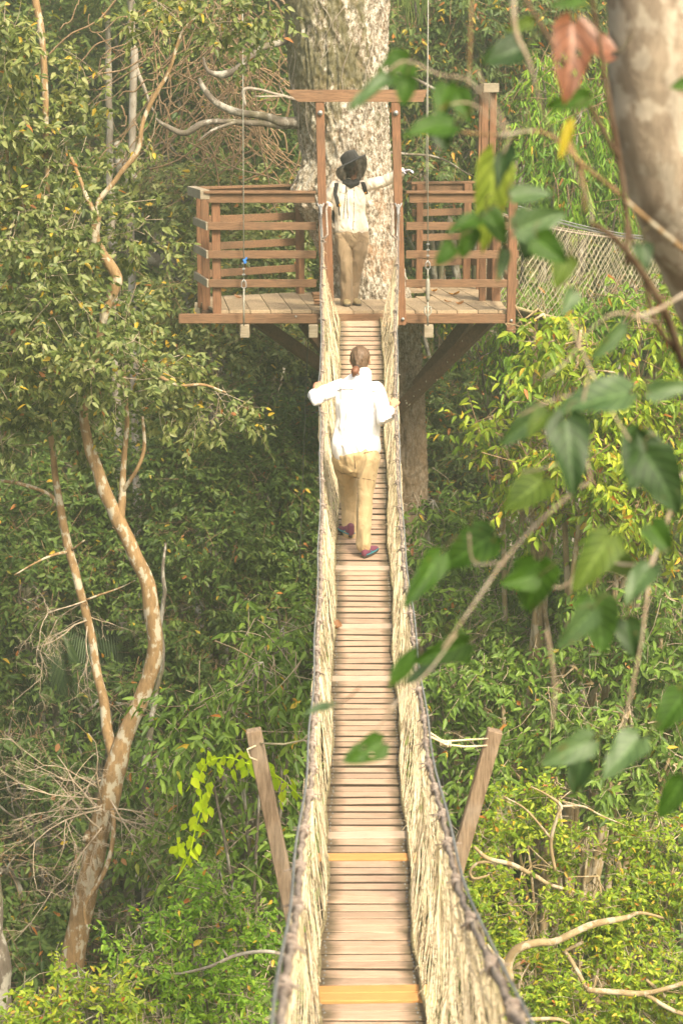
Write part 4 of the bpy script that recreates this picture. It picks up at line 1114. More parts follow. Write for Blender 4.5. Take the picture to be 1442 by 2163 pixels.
left_blobs = [(30, 60, 17, 90, 130), (10, 300, 17.2, 90, 150), (110, 330, 17.4, 80, 90), (60, 500, 17, 130, 120), (190, 500, 16.6, 70, 70), (130, 640, 16.8, 150, 110), (262, 650, 17.5, 92, 85), (50, 760, 16.8, 130, 100), (230, 780, 16.6, 130, 80), (335, 785, 17.2, 85, 75), (430, 865, 17.5, 110, 70), (120, 880, 17.2, 110, 55), (20, 900, 17, 70, 70),
              (340, 25, 17, 80, 60), (480, 40, 17, 80, 60), (560, 55, 17, 45, 60), (270, 330, 17.6, 50, 40), (180, 200, 17.8, 70, 70), (300, 500, 17.6, 70, 80), (200, 930, 17.6, 70, 35), (340, 900, 17.8, 90, 40)]
tree('orange_barked_tree', 'tree with forked orange trunk blotched with pale lichen, left of the bridge', 'tree', (at(95, 2480, 17.3).x, 17.3, gz(-3, 17.3)), left_blobs, .085, 'olive', limbs=False, trunk=t1, w=.48, cover=2.25, clump=.34, hang=.35, droop=.25, twigmat='twig')

# --- bare twiggy shrub in front of its trunk
def bare(name, label, root_px, d, spread, n, seed, mat='twig', leaves=None):
    rs_ = random.Random(seed); mb = MB(); o = at(*root_px, d)
    def grow(p, dr, L, r, lv):
        pts = [p]; q = p.copy(); dd = dr.copy()
        for j in range(5):
            dd = (dd + Vector((rs_.gauss(0, .17), rs_.gauss(0, .17), rs_.gauss(-.04, .15)))).normalized(); q = q + dd*L/5; pts.append(q.copy())
        mb.tube(pts, list(np.linspace(r, r*.45, 6)), 5 if lv > 1 else 6)
        if lv < 4:
            for j in range(rs_.choice([2, 3, 3, 4])):
                k = rs_.randint(1, 5); nd = (dd + Vector((rs_.gauss(0, .75), rs_.gauss(0, .6), rs_.gauss(0, .65)))).normalized()
                grow(pts[k], nd, L*rs_.uniform(.45, .75), r*.55, lv+1)
    for q in range(n):
        a = spread[0] + (spread[1]-spread[0])*(q+.5)/n + rs_.uniform(-12, 12)
        grow(o + Vector((0, 0, rs_.uniform(-.3, .3))), Vector((math.cos(R(a)), rs_.uniform(-.4, .3), math.sin(R(a)))), rs_.uniform(.6, .95), .0085, 0)
    return mb, o
mb, o = bare('', '', (215, 1700), 16.75, (95, 245), 11, 3)
m2, _ = bare('', '', (235, 1720), 16.7, (-75, 10), 4, 5)
dsr = empty('dead_branches', o, 'bare leafless twigs fanning out in front of the forked orange trunk', 'branches'); mb.build('twigs', MAT['twig'], dsr); m2.build('twigs', MAT['twig'], dsr)
C = np.array([at(x, y_, 16.6) for x, y_ in ((125, 1570), (160, 1805), (258, 1812), (90, 1720), (110, 1680))]); A = rng.normal(size=C.shape)*.4 + np.array([0, 0, -1]); 
link_mesh('dead_leaves', np_mesh('l', *leaf_cards(C, A, rng.normal(size=C.shape)+np.array([0, -1, 0]), np.full(len(C), .10), .5)), LEAF['brownleaf'], dsr)
mb, o = bare('', '', (185, 1330), 17.25, (185, 275), 5, 12); tag(mb.build('dead_branches', MAT['twig'], None, o), 'thin drooping bare twigs beside the left stem of the forked tree', 'branches')

# --- named trees and shrubs by where they show
tree('broadleaf_tree', 'olive green tree seen through the left railing of the platform', 'tree', None, [(420, 430, 25, 110, 90), (520, 560, 25, 130, 110), (420, 640, 24, 110, 90), (600, 440, 26, 90, 110), (520, 700, 24, 120, 70), (640, 600, 26, 80, 100), (350, 350, 26, 90, 90), (450, 770, 23.5, 90, 60), (600, 740, 24, 90, 60)], .10, 'olive', .14, w=.42, cover=3.2)
tree('broadleaf_tree', 'dark green tree filling the gap left of the walking person', 'tree', None, [(500, 900, 22.5, 150, 90), (380, 1000, 22, 120, 100), (560, 1040, 22, 130, 110), (450, 1150, 21.5, 150, 110), (620, 1160, 22, 80, 110), (380, 1290, 21.5, 110, 90), (560, 1270, 21.5, 120, 90), (640, 900, 23, 60, 90), (300, 1140, 22.5, 80, 90), (480, 1400, 21, 130, 80)], .085, 'dark', .12, w=.42, cover=4.0, hang=.4)
tree('broadleaf_tree', 'dark green tree behind the two stems of the forked trunk', 'tree', None, [(60, 1080, 22, 120, 110), (190, 1010, 22.5, 110, 80), (40, 1260, 21, 110, 110), (230, 1200, 22, 80, 110), (120, 1380, 22.5, 120, 100), (300, 1430, 21.5, 100, 90), (20, 1450, 21, 80, 90), (400, 1480, 21, 120, 80)], .10, 'dark', .12, w=.40, cover=3.4)
tree('small_tree', 'long leaved green tree just left of the bridge above the outrigger post', 'tree', None, [(600, 1370, 16, 75, 45), (560, 1440, 15.5, 80, 45), (620, 1490, 15.5, 60, 50), (500, 1510, 15.5, 90, 50), (590, 1330, 16.5, 60, 30), (430, 1560, 15.5, 70, 50)], .12, 'mid', .05, w=.34, cover=3.2, hang=.5, droop=.35, clump=.4, twigmat='twig')
tree('small_tree', 'deep green large leaved tree behind the left outrigger post', 'tree', None, [(410, 1650, 16.5, 110, 70), (540, 1720, 16, 110, 80), (380, 1780, 18.6, 100, 80), (480, 1860, 16, 110, 80), (600, 1830, 15, 60, 100), (350, 1900, 18.5, 90, 70), (580, 1620, 16, 60, 60), (330, 1650, 18.8, 70, 60), (560, 2000, 14.5, 90, 110), (600, 2150, 14, 80, 80)], .115, 'mid', .07, w=.36, cover=2.3, hang=.55, droop=.3, clump=.4, twigmat='twig')
tree('broadleaf_tree', 'shadowy dark tree in the lower left corner behind the leaning trunk base', 'tree', None, [(60, 1650, 20, 120, 110), (30, 1850, 19, 120, 120), (200, 1990, 18.5, 120, 100), (60, 2060, 18, 130, 110), (280, 2070, 18, 110, 90), (230, 1500, 20.5, 110, 90), (320, 1640, 20, 90, 90), (250, 1800, 19.5, 120, 100), (30, 1580, 20, 80, 80), (400, 2050, 17.5, 120, 120), (480, 1950, 18, 120, 120), (140, 1900, 19.5, 120, 100)], .12, 'dark', .16, w=.36, cover=2.3, hang=.4, barkm='bark_grey')
tree('shrub', 'fresh green small leaved shrub top by the bare curved branch, lower left of the bridge', 'shrub', None, [(470, 1880, 13.3, 80, 35), (400, 1960, 13.2, 90, 40), (500, 1970, 13.2, 70, 55), (330, 2030, 13, 90, 45), (430, 2060, 13, 110, 50), (540, 1930, 13.3, 40, 35), (480, 2130, 12.8, 110, 60), (300, 1990, 13.1, 60, 30)], .052, 'bright', .035, w=.46, cover=2.3, droop=.4, hang=.15, clump=.42, twigmat='twig', twigs=.6)
tree('shrub', 'bright yellow green shrub in the bottom left corner below the trunk', 'shrub', None, [(120, 2120, 12.3, 90, 45), (230, 2110, 12.3, 100, 40), (330, 2150, 12.2, 80, 40), (60, 2160, 12.2, 70, 35), (210, 2190, 12, 190, 45), (170, 2075, 12.5, 50, 25)], .058, 'yellow', .03, w=.44, cover=2.8, droop=.4, hang=.1, clump=.4, twigmat='twig', twigs=.7)
tree('broadleaf_tree', 'dark small leaved tree dotted with orange leaves at the top right beyond the gateway', 'tree', None, [(880, 20, 27, 90, 90), (1000, 60, 27, 110, 100), (1120, 20, 27.5, 110, 90), (900, 170, 27, 80, 90), (1020, 200, 27.5, 110, 100), (930, 300, 27, 100, 80), (1140, 120, 28, 110, 100), (1230, 60, 28, 90, 120), (900, 390, 26.5, 80, 60), (1000, 330, 27.5, 90, 70), (1300, 150, 28.5, 90, 130)], .12, 'autumn', .18, w=.36, cover=3.8, hang=.5)
tree('drooping_tree', 'bright green tree with drooping narrow leaves behind the tall exit gate posts', 'tree', None, [(1150, 190, 24, 60, 50), (1220, 270, 23.5, 70, 55), (1130, 300, 24, 60, 60), (1200, 380, 23.5, 90, 55), (1270, 330, 24, 60, 70), (1110, 400, 24.2, 60, 40), (1270, 210, 24.2, 50, 60), (1300, 440, 24.2, 60, 50), (1180, 150, 24.3, 40, 30)], .13, 'bright', .07, w=.27, cover=2.8, hang=1.0, droop=.3, clump=.42)
tree('drooping_tree', 'bright green narrow leaved tree below the right end of the platform', 'tree', None, [(1080, 700, 22.3, 100, 35), (1160, 690, 22, 90, 40), (1060, 765, 22, 70, 35), (1130, 745, 22, 70, 35), (1250, 660, 22, 90, 45), (1200, 620, 23.6, 100, 30), (1000, 690, 22.6, 40, 25), (1340, 640, 22, 80, 40)], .12, 'bright', .06, w=.28, cover=2.8, hang=.8, droop=.3, clump=.42)
tree('broadleaf_tree', 'hazy olive tree behind the netting of the second bridge', 'tree', None, [(1130, 520, 30, 110, 90), (1270, 560, 30, 110, 90), (1400, 520, 29, 100, 110), (1200, 430, 31, 110, 90), (950, 520, 29, 110, 90), (880, 460, 29, 90, 80), (1040, 600, 29, 110, 90), (920, 620, 28.5, 110, 70), (1380, 380, 30, 100, 110)], .13, 'olive', .16, w=.42, cover=3.2)
tree('broadleaf_tree', 'dim dark tree right of the lower trunk under the platform', 'tree', None, [(960, 720, 26.5, 110, 80), (940, 830, 26, 110, 90), (1050, 860, 26, 110, 90), (930, 950, 25.5, 110, 90), (1040, 980, 25, 110, 90), (950, 1060, 25, 110, 80), (1130, 780, 26, 100, 90), (880, 640, 27, 80, 60)], .10, 'autumn', .13, w=.40, cover=3.8, hang=.4)
tree('broadleaf_tree', 'yellow green broad leaved tree in full light behind the large blurred leaves', 'tree', None, [(1130, 700, 18.5, 70, 45), (1220, 750, 18, 100, 60), (1350, 700, 18, 110, 70), (1300, 830, 17.5, 120, 70), (1180, 860, 17.8, 90, 60), (1410, 900, 17.5, 90, 100), (1120, 960, 18, 100, 50), (1240, 980, 17.3, 110, 70), (1370, 1060, 17.2, 110, 80), (1060, 920, 18.5, 70, 40), (1250, 1100, 17.2, 110, 60), (1150, 1080, 17.8, 80, 50), (1060, 1000, 18.6, 60, 40), (1400, 620, 18.3, 90, 50)], .115, 'yellow', .10, w=.38, cover=2.7, hang=.55, droop=.3, clump=.4, barkm='bark_tan')
tree('broadleaf_tree', 'mid green tree against the right net just past the walking person', 'tree', None, [(900, 1090, 20, 60, 40), (930, 1180, 19.6, 80, 60), (1010, 1110, 19.8, 80, 50), (1050, 1230, 19, 100, 70), (940, 1290, 19, 80, 60), (1010, 1370, 18.5, 100, 70), (1130, 1330, 18.5, 90, 70), (880, 1220, 19.6, 40, 60), (1180, 1200, 19, 90, 70)], .10, 'mid', .09, w=.36, cover=3.0, hang=.5, droop=.3, twigmat='twig')
tree('broadleaf_tree', 'green and gold flecked tree behind the right outrigger post', 'tree', None, [(960, 1450, 17.5, 80, 60), (1060, 1480, 17, 100, 70), (1180, 1440, 17, 110, 70), (1300, 1400, 17, 110, 80), (1400, 1300, 17.2, 90, 90), (960, 1580, 17, 80, 80), (1080, 1620, 16.6, 100, 70), (1200, 1570, 16.4, 110, 70), (1330, 1530, 16.4, 110, 80), (1430, 1460, 16.5, 70, 90), (1000, 1720, 16.3, 90, 80), (1290, 1660, 16, 120, 60), (1410, 1620, 16, 80, 70), (1300, 1230, 17.4, 110, 80)], .105, 'mid', .11, w=.38, cover=3.0, hang=.5, droop=.3, twigmat='twig', barkm='bark_tan')
tree('broadleaf_tree', 'dark tree in the shade beneath the bridge on the right', 'tree', None, [(880, 1500, 22, 120, 120), (1050, 1560, 21, 140, 120), (1250, 1500, 21, 150, 130), (1400, 1600, 20, 120, 120), (1150, 1760, 19, 150, 110), (1350, 1800, 19, 140, 110), (1000, 1850, 19, 130, 120), (850, 1750, 21, 130, 130), (1200, 1950, 18, 150, 110), (1400, 2000, 18, 130, 120), (700, 1600, 22, 150, 150), (700, 1900, 21, 160, 150), (860, 2080, 18.5, 150, 120), (1250, 1280, 22, 150, 120), (1080, 1320, 23, 150, 120)], .12, 'dark', .16, w=.38, cover=2.6, hang=.4, barkm='bark_grey')
t18b = [(1080, 1720, 13.4, 70, 40), (1180, 1690, 13.4, 60, 30), (1010, 1790, 13.2, 70, 40), (1120, 1830, 13.1, 110, 50), (1240, 1790, 13.2, 90, 40), (1370, 1760, 13.2, 90, 50), (1010, 1880, 13, 60, 60), (1130, 1940, 12.8, 100, 60), (1270, 1900, 12.9, 110, 60), (1410, 1880, 12.9, 70, 80), (1330, 1990, 12.7, 100, 60), (1130, 2060, 12.4, 100, 60), (1250, 2100, 12.3, 110, 60), (1400, 2090, 12.3, 90, 70), (1180, 2180, 12.2, 130, 50), (1340, 2190, 12.2, 100, 50)]
tr18 = tree('small_tree', 'yellow green small leaved tree with smooth tan branches in the lower right corner', 'tree', None, t18b, .052, 'yellow', .05, w=.46, cover=2.9, droop=.4, hang=.1, clump=.42, twigmat='twig', twigs=.6, barkm='bark_tan')
branch([[(1070, 2070, 12.1, 13), (1072, 2035, 12.1, 11), (1090, 2005, 12.1, 10), (1130, 1992, 12.1, 9), (1170, 1990, 12.1, 8), (1210, 1972, 12.1, 8), (1250, 1955, 12.2, 8), (1320, 1938, 12.3, 6), (1350, 1928, 12.3, 4), (1400, 1940, 12.4, 2.5)],
        [(1070, 2040, 12.1, 6), (1040, 2010, 12.1, 4), (1030, 1995, 12.1, 3)], [(1000, 1790, 12.7, 3), (1030, 1812, 12.7, 5), (1080, 1825, 12.7, 5), (1130, 1850, 12.8, 5), (1165, 1870, 12.8, 4), (1240, 1890, 12.9, 3)], [(1045, 1818, 12.7, 4), (1010, 1822, 12.7, 3.4), (992, 1840, 12.7, 3), (1000, 1855, 12.7, 3), (1020, 1852, 12.7, 2.6), (1035, 1846, 12.7, 1.5)],
        [(1170, 1840, 12.9, 4), (1162, 1780, 12.9, 4), (1178, 1720, 12.9, 4), (1182, 1700, 12.9, 4), (1150, 1675, 12.9, 2), (1120, 1660, 12.9, 1.5)], [(1182, 1702, 12.9, 3), (1230, 1703, 12.9, 2.4), (1270, 1725, 12.9, 2), (1320, 1745, 12.9, 1)], [(1160, 1770, 12.9, 3), (1110, 1710, 12.9, 2), (1060, 1680, 12.9, 1.5)],
        [(1240, 2090, 12, 6), (1300, 2095, 12, 7), (1350, 2100, 12, 6), (1400, 2090, 12, 5), (1460, 2070, 12, 5)], [(1355, 2100, 12, 5), (1400, 2125, 12, 5), (1460, 2150, 12, 5)], [(1360, 2070, 12.1, 3), (1400, 2105, 12.1, 5), (1450, 2130, 12.1, 5)], [(1100, 2155, 12, 5), (1170, 2150, 12, 4), (1200, 2160, 12, 3)], [(1240, 2090, 12.1, 5), (1200, 2020, 12.3, 5), (1190, 2010, 12.4, 4), (1230, 1990, 12.4, 4)]], 'bark_tan', tr18, 'limb', .015, 8)
mb = MB(); pxtube(mb, [(610, 2018, 12.6, 4), (560, 2010, 12.6, 4), (500, 2018, 12.7, 4), (450, 2040, 12.7, 3.5), (400, 2052, 12.8, 3), (340, 2060, 12.9, 2)], 7, 6, .01); pxtube(mb, [(480, 2020, 12.7, 2.5), (470, 2005, 12.7, 1.5)], 5)
tag(mb.build('curved_branch', MAT['bark_pale'], None, at(500, 2018, 12.7)), 'pale curved bare branch reaching out from the left net over the green shrub', 'branch')

# --- lime green vine beside the left outrigger
vp = [(640, 1690), (600, 1650), (560, 1625), (520, 1612), (480, 1600), (440, 1610), (420, 1650), (425, 1700), (415, 1740), (405, 1790), (398, 1815), (370, 1860)]
vine = empty('lime_vine', at(440, 1610, 12.6), 'luminous lime yellow vine trailing down beside the left outrigger post', 'vine')
mb = MB(); pxtube(mb, [(x, y_, 12.6, 1.6) for x, y_ in vp], 5, 5); mb.build('stem', LEAF['lime'], vine)
C, A, Ln = [], [], []
q = crom([(x, y_) for x, y_ in vp[:-1]], 8)
for i, (x, y_) in enumerate(q):
    for r_ in range(2 if random.random() < .4 else 1):
        C.append(at(x + random.gauss(0, 15), y_ + random.gauss(-6, 12), 12.6 + random.uniform(-.12, .1))); A.append((random.gauss(0, .35), random.gauss(-.1, .2), -1)); Ln.append(random.uniform(.05, .115))
C, A, Ln = np.array(C), np.array(A), np.array(Ln)
link_mesh('leaves', np_mesh('lv', *leaf_cards(C, A, np.tile([.1, -1, .35], (len(C), 1)) + rng.normal(size=C.shape)*.6, Ln, .58, .4)), LEAF['lime'], vine)

# --- palm in the shade at left
pm = empty('palm', (at(150, 1500, 21.8).x, 21.8, gz(-3, 21.8)), 'shadowy palm with long hanging fronds behind the forked trunk', 'palm')
mb = MB(); o = at(110, 1330, 21.8); mb.tube([wloc(pm), wloc(pm).lerp(o, .5) + Vector((.1, 0, 0)), o], [.12, .1, .08], 8); mb.build('trunk', MAT['bark_grey'], pm)
C, A, Nn, Ln = [], [], [], []
for k in range(13):
    a = 2*math.pi*k/13 + .2; L = 2.3; rx = Vector((math.cos(a), math.sin(a)*.9, 0))
    for j in range(42):
        t = (j+2)/44; p = o + rx*L*.62*math.sin(t*1.4) + Vector((0, 0, .35*math.sin(t*2.2) - 1.7*t*t)); tg = rx*math.cos(t*1.4) + Vector((0, 0, .5-2.6*t)); tg.normalize()
        sd = tg.cross(Vector((0, 0, 1))).normalized()
        for s in (-1, 1): C.append(p); A.append(sd*s*.7 + tg*.5 + Vector((0, 0, -.75*t-.3))); Nn.append((0, -.3, 1)); Ln.append(.55*(1-.6*abs(t-.45)))
link_mesh('fronds', np_mesh('fr', *leaf_cards(np.array(C), np.array(A), np.array(Nn, float), np.array(Ln), .055, .25)), LEAF['palm'], pm)

# --- distant trunks and the dark forked tree behind
def lone(name, label, paths, mat, d, cat='tree', blobs=None, leaf=.13, lm='dull', **kw):
    root = empty(name, (at(paths[0][0][0], paths[0][0][1], d).x, d, gz(0, d)), label, cat)
    p0 = paths[0][0]; mb = MB(); b = wloc(root); k = m_per_px(p0[0], p0[1], d)*p0[3]
    mb.tube([b, b.lerp(at(*p0[:3]), .5), at(*p0[:3])], [k*1.6, k*1.2, k], 9)
    for p in paths: pxtube(mb, p, 9, 5, .05)
    mb.build('trunk', MAT[mat], root)
    if blobs:
        lv, tw = foliage(pxblobs(blobs), leaf, **kw); link_mesh('crown', np_mesh('crown', *lv), LEAF[lm], root)
        link_mesh('twigs', np_mesh('tw', *tw), MAT['twig_brown'], root)
    return root
lone('slender_tree', 'thin pale trunk in the upper left haze, further from the giant tree', [[(240, 560, 29, 8), (234, 380, 29, 7), (230, 200, 29, 7), (232, 0, 29, 6), (230, -160, 29, 5)]], 'bark_pale', 29, blobs=[(200, -60, 29, 130, 100), (130, 60, 29.5, 110, 90), (300, 120, 30, 90, 80), (240, 330, 30, 110, 90)], w=.42, cover=2.6)
lone('slender_tree', 'pale lichen covered trunk in the upper left haze, nearer the giant tree', [[(275, 420, 27, 8), (282, 130, 27, 8), (278, 40, 27, 8), (270, -30, 27, 8), (262, -160, 27, 6)], [(282, 130, 27, 5), (300, 180, 27, 4), (330, 240, 27, 2)]], 'bark_pale', 27, blobs=[(330, -40, 27.5, 100, 70), (420, 60, 28, 90, 70)], w=.42, cover=2.2)
lone('forked_tree', 'dark mossy leaning trunk in the haze behind the left railing', [[(440, 760, 26.5, 34), (425, 640, 26.5, 34), (400, 570, 26.5, 32), (350, 500, 26.5, 26), (310, 430, 26.5, 24), (265, 370, 26.5, 16), (240, 300, 26.5, 8)], [(330, 450, 26.4, 14), (300, 400, 26.3, 12), (262, 395, 26.2, 9), (250, 330, 26.2, 5)], [(400, 570, 26.3, 18), (320, 545, 26.2, 14), (230, 520, 26.2, 9)]], 'bark_grey', 26.5)
lone('slender_tree', 'pale trunk showing between leaves above the bare twigs at lower left', [[(318, 1900, 18.8, 9), (310, 1720, 18.8, 9), (308, 1600, 18.8, 8), (335, 1450, 19.4, 5), (345, 1250, 19.6, 4.5), (348, 1150, 19.8, 3)]], 'bark_grey', 18.8)
lone('mossy_tree', 'thick spotted trunk cut off by the left edge near the bottom', [[(5, 2300, 14, 32), (2, 2120, 14, 28), (-8, 2000, 14, 24), (-30, 1800, 14, 20), (-60, 1500, 14, 16)]], 'bark_grey', 14)

# --- tangle of dry lianas left of the giant trunk
lt = MB()
for q in range(230):
    x = random.gauss(500, 75) if q % 3 else random.gauss(430, 120); y0 = random.uniform(-60, 300); d = random.uniform(24, 26.5); L = random.uniform(60, 260); r = random.uniform(.7, 1.9); ang = random.gauss(0, .55); cur = random.gauss(0, .012)
    pts = []
    for j in range(9):
        t = j/8; pts.append((x + math.sin(ang + cur*t*60)*L*t, y0 + L*t*math.cos(ang)*.9 + 6*math.sin(j*1.7+q), d, r))
    pxtube(lt, pts, 4, 2)
o = lt.build('liana_tangle', MAT['twig_brown'], None, at(500, 300, 25)); tag(o, 'tangle of dry straw coloured lianas hanging left of the giant trunk', 'lianas', kind='stuff')
lt = MB()
for q in range(60):
    x = random.uniform(835, 905); y0 = -80; L = random.uniform(60, 150); pxtube(lt, [(x+random.gauss(0, 2), y0+L*j/5, 25, 1.2) for j in range(6)], 4, 2)
o = lt.build('hanging_moss', LEAF['dull'], None, at(870, 60, 25)); tag(o, 'curtain of thin hanging moss strands at the top right of the giant trunk', 'moss', kind='stuff')

# --- far trees: three crowns shared by many trees
protos = []
for k in range(3):
    bl = [(np.array([random.uniform(-1.6, 1.6), random.uniform(-1.2, 1.2), random.uniform(-3.2, 2.6)]), (random.uniform(1.1, 1.8),)*2 + (random.uniform(.9, 1.4),)) for _ in range(11)]
    protos.append(foliage(bl, .14, w=.42, cover=3.0, twigs=.25, front=.3))
far_roots = []
def far_tree(x, y_, z, s, k, mat, lab, grp, rz):
    root = empty('forest_tree', (x, y_, gz(x, y_)), lab, 'tree', grp)
    key = (k, mat)
    if key not in far_mesh:
        me = np_mesh('far_crown', *protos[k][0]); me.materials.append(LEAF[mat]); tw = np_mesh('far_twigs', *protos[k][1]); tw.materials.append(MAT['twig_brown']); far_mesh[key] = (me, tw)
    for nm, me in zip(('crown', 'twigs'), far_mesh[key]):
        c = bpy.data.objects.new(nm, me); col.objects.link(c); c.parent = root; c.location = (0, 0, z - gz(x, y_)); c.scale = (s, s, s); c.rotation_euler = (0, 0, rz)
    mb = MB(); b = wloc(root); t = Vector((x+.3, y_, z+1.5*s)); mb.tube([b, b.lerp(t, .5)+Vector((random.uniform(-.3, .3), 0, 0)), t], [.22*s, .16*s, .05*s], 8)
    for q in range(5): e = Vector((x + random.uniform(-1.8, 1.8)*s, y_ + random.uniform(-1, .5)*s, z + random.uniform(-2, 2)*s)); st = b.lerp(t, random.uniform(.55, .85)); mb.tube([st, st.lerp(e, .5)+Vector((0, 0, .2)), e], [.06*s, .045*s, .02*s], 6)
    mb.build('trunk', MAT['bark_grey'], root)
far_mesh = {}
gx = 0
for row, (d, mat, zoff) in enumerate(((31, 'dull', 0), (36, 'dull', 1.5), (42, 'dull', 3))):
    n = 8 + row
    for i in range(n):
        fx = -1.25 + 2.5*(i + .5*(row % 2) + .3)/n
        x = fx*d*.32 + random.uniform(-.5, .5)
        for lv in range(3 if row == 0 else 3):
            z = [-9.5, -4.2, .6][lv] + zoff*.6 + random.uniform(-.6, .6)
            if row > 0 and lv == 0: z += 1.5
            if z - 3.5 < gz(x, d + lv): z = gz(x, d+lv) + 3.4
            m_ = mat if random.random() < .55 else random.choice(['dark', 'olive', 'autumn' if fx > 0 else 'dark'])
            side = 'left' if fx < -.1 else ('right' if fx > .1 else 'middle')
            far_tree(x, d + random.uniform(-1, 1) + lv*.8, z, random.uniform(.95, 1.25), random.randint(0, 2), m_, 'hazy forest tree standing in the dense background behind the platform', 'background forest trees', random.uniform(0, 6.28))
# hillside canopy far behind
n = 60000
Xh = rng.uniform(-26, 26, n); Yh = rng.uniform(44, 66, n); Zh = np.array([gz(a, b) for a, b in zip(Xh, Yh)]) + rng.uniform(0, 5, n)**1.0 + 1.5*np.sin(Xh*.9)*np.cos(Yh*.8)
A = rng.normal(size=(n, 3)) + np.array([0, -.3, -.4]); o = link_mesh('distant_forest', np_mesh('df', *leaf_cards(np.stack([Xh, Yh, Zh], 1), A, rng.normal(size=(n, 3))*.6 + np.array([0, -.7, .8]), rng.uniform(.3, .6, n), .5)), LEAF['dull'])
tag(o, 'hazy wooded slope behind all the trees', 'forest', kind='stuff')

# ================================================================== NEAR, OUT OF FOCUS: tree on the right and its climber
nt_ = empty('slanting_tree', (at(1500, 2163, 4.2).x+.9, 4.4, gz(2, 4)), 'near blurred pale mottled trunk leaning across the top right corner', 'tree')
mb = MB(); b0 = wloc(nt_)
P0 = [(1360, -500, 3.6, 95), (1370, -250, 3.6, 98), (1378, 0, 3.6, 100), (1385, 150, 3.62, 98), (1395, 300, 3.64, 94), (1415, 400, 3.66, 86), (1445, 500, 3.7, 78), (1480, 600, 3.75, 72), (1525, 720, 3.8, 70), (1580, 900, 3.9, 70), (1640, 1200, 4.0, 72), (1690, 1500, 4.2, 76)]
q = crom(P0, 8); pts = []; rad = []
for x, y_, d, r in q:
    p = at(x, y_, d); pts.append(p); rad.append(r*dep(p)/FPX)
pts += [pts[-1].lerp(b0, .33), pts[-1].lerp(b0, .7), b0]; rad += [.10, .13, .18]
mb.tube(pts, rad, 40); me = mb.mesh('trunk')
for v in me.vertices:
    v.co += v.normal*(.008*noise.noise(v.co*7) + .004*noise.noise(v.co*22))
me.polygons.foreach_set('use_smooth', [True]*len(me.polygons))
link_mesh('trunk', me, MAT['bark_near'], nt_)
def near_leaf_mat(name, c1, c2, trans=.35, rough=.4, spec=.5):
    m, nt, out = new_mat(name)
    g = noise_tex(nt, 14, (1,1,1), 4, .6); r = ramp(nt, [(.35, c1), (.65, c2)]); nt.links.new(g, r.inputs[0])
    au = N(nt, 'ShaderNodeAttribute', attribute_name='lu').outputs['Fac']; av = N(nt, 'ShaderNodeAttribute', attribute_name='ls').outputs['Fac']
    rib = math_n(nt, 'LESS_THAN', av, .055); side = math_n(nt, 'LESS_THAN', math_n(nt, 'FRACT', math_n(nt, 'MULTIPLY', math_n(nt, 'SUBTRACT', au, math_n(nt, 'MULTIPLY', av, .32)), 6.0)), .13)
    vein = math_n(nt, 'MAXIMUM', rib, side); sp = ramp(nt, [(.66, (0,0,0)), (.70, (1,1,1))]); nt.links.new(noise_tex(nt, 40, (1,1,1), 3, .6), sp.inputs[0])
    cc = mixc(nt, math_n(nt, 'MULTIPLY', vein, .45), r.outputs[0], tuple(min(1, x*2.6 + .03) for x in c2)); cc = mixc(nt, math_n(nt, 'MULTIPLY', sp.outputs[0], .6), cc, (.16, .10, .03))
    b = N(nt, 'ShaderNodeBsdfPrincipled'); nt.links.new(cc, b.inputs['Base Color']); b.inputs['Roughness'].default_value = rough; b.inputs['Specular IOR Level'].default_value = spec
    t = N(nt, 'ShaderNodeBsdfTranslucent'); nt.links.new(mixc(nt, 1.0, cc, (1.5, 1.4, .5), 'MULTIPLY'), t.inputs[0])
    mx = N(nt, 'ShaderNodeMixShader'); mx.inputs[0].default_value = trans; nt.links.new(b.outputs[0], mx.inputs[1]); nt.links.new(t.outputs[0], mx.inputs[2]); nt.links.new(mx.outputs[0], out.inputs[0]); return m
NL = {'g': near_leaf_mat('climber leaf green', (.020,.058,.003), (.042,.100,.006), .35, .55, .25), 'd': near_leaf_mat('climber leaf dark', (.010,.028,.004), (.022,.052,.008), .15, .5, .3),  # leaf colours lowered to paint in shade from a crown left unbuilt overhead
      'p': near_leaf_mat('climber leaf glossy', (.035,.080,.020), (.075,.13,.042), .3, .5, .5), 'o': near_leaf_mat('climber leaf olive', (.04,.075,.008), (.08,.125,.014), .35, .6, .25),
      'y': near_leaf_mat('climber leaf yellow green', (.11,.16,.015), (.19,.24,.03), .4, .6, .2), 'Y': near_leaf_mat('climber leaf yellow', (.42,.32,.02), (.55,.42,.03), .5),
      'b': near_leaf_mat('dead brown leaf', (.12,.045,.02), (.23,.09,.045), .35)}
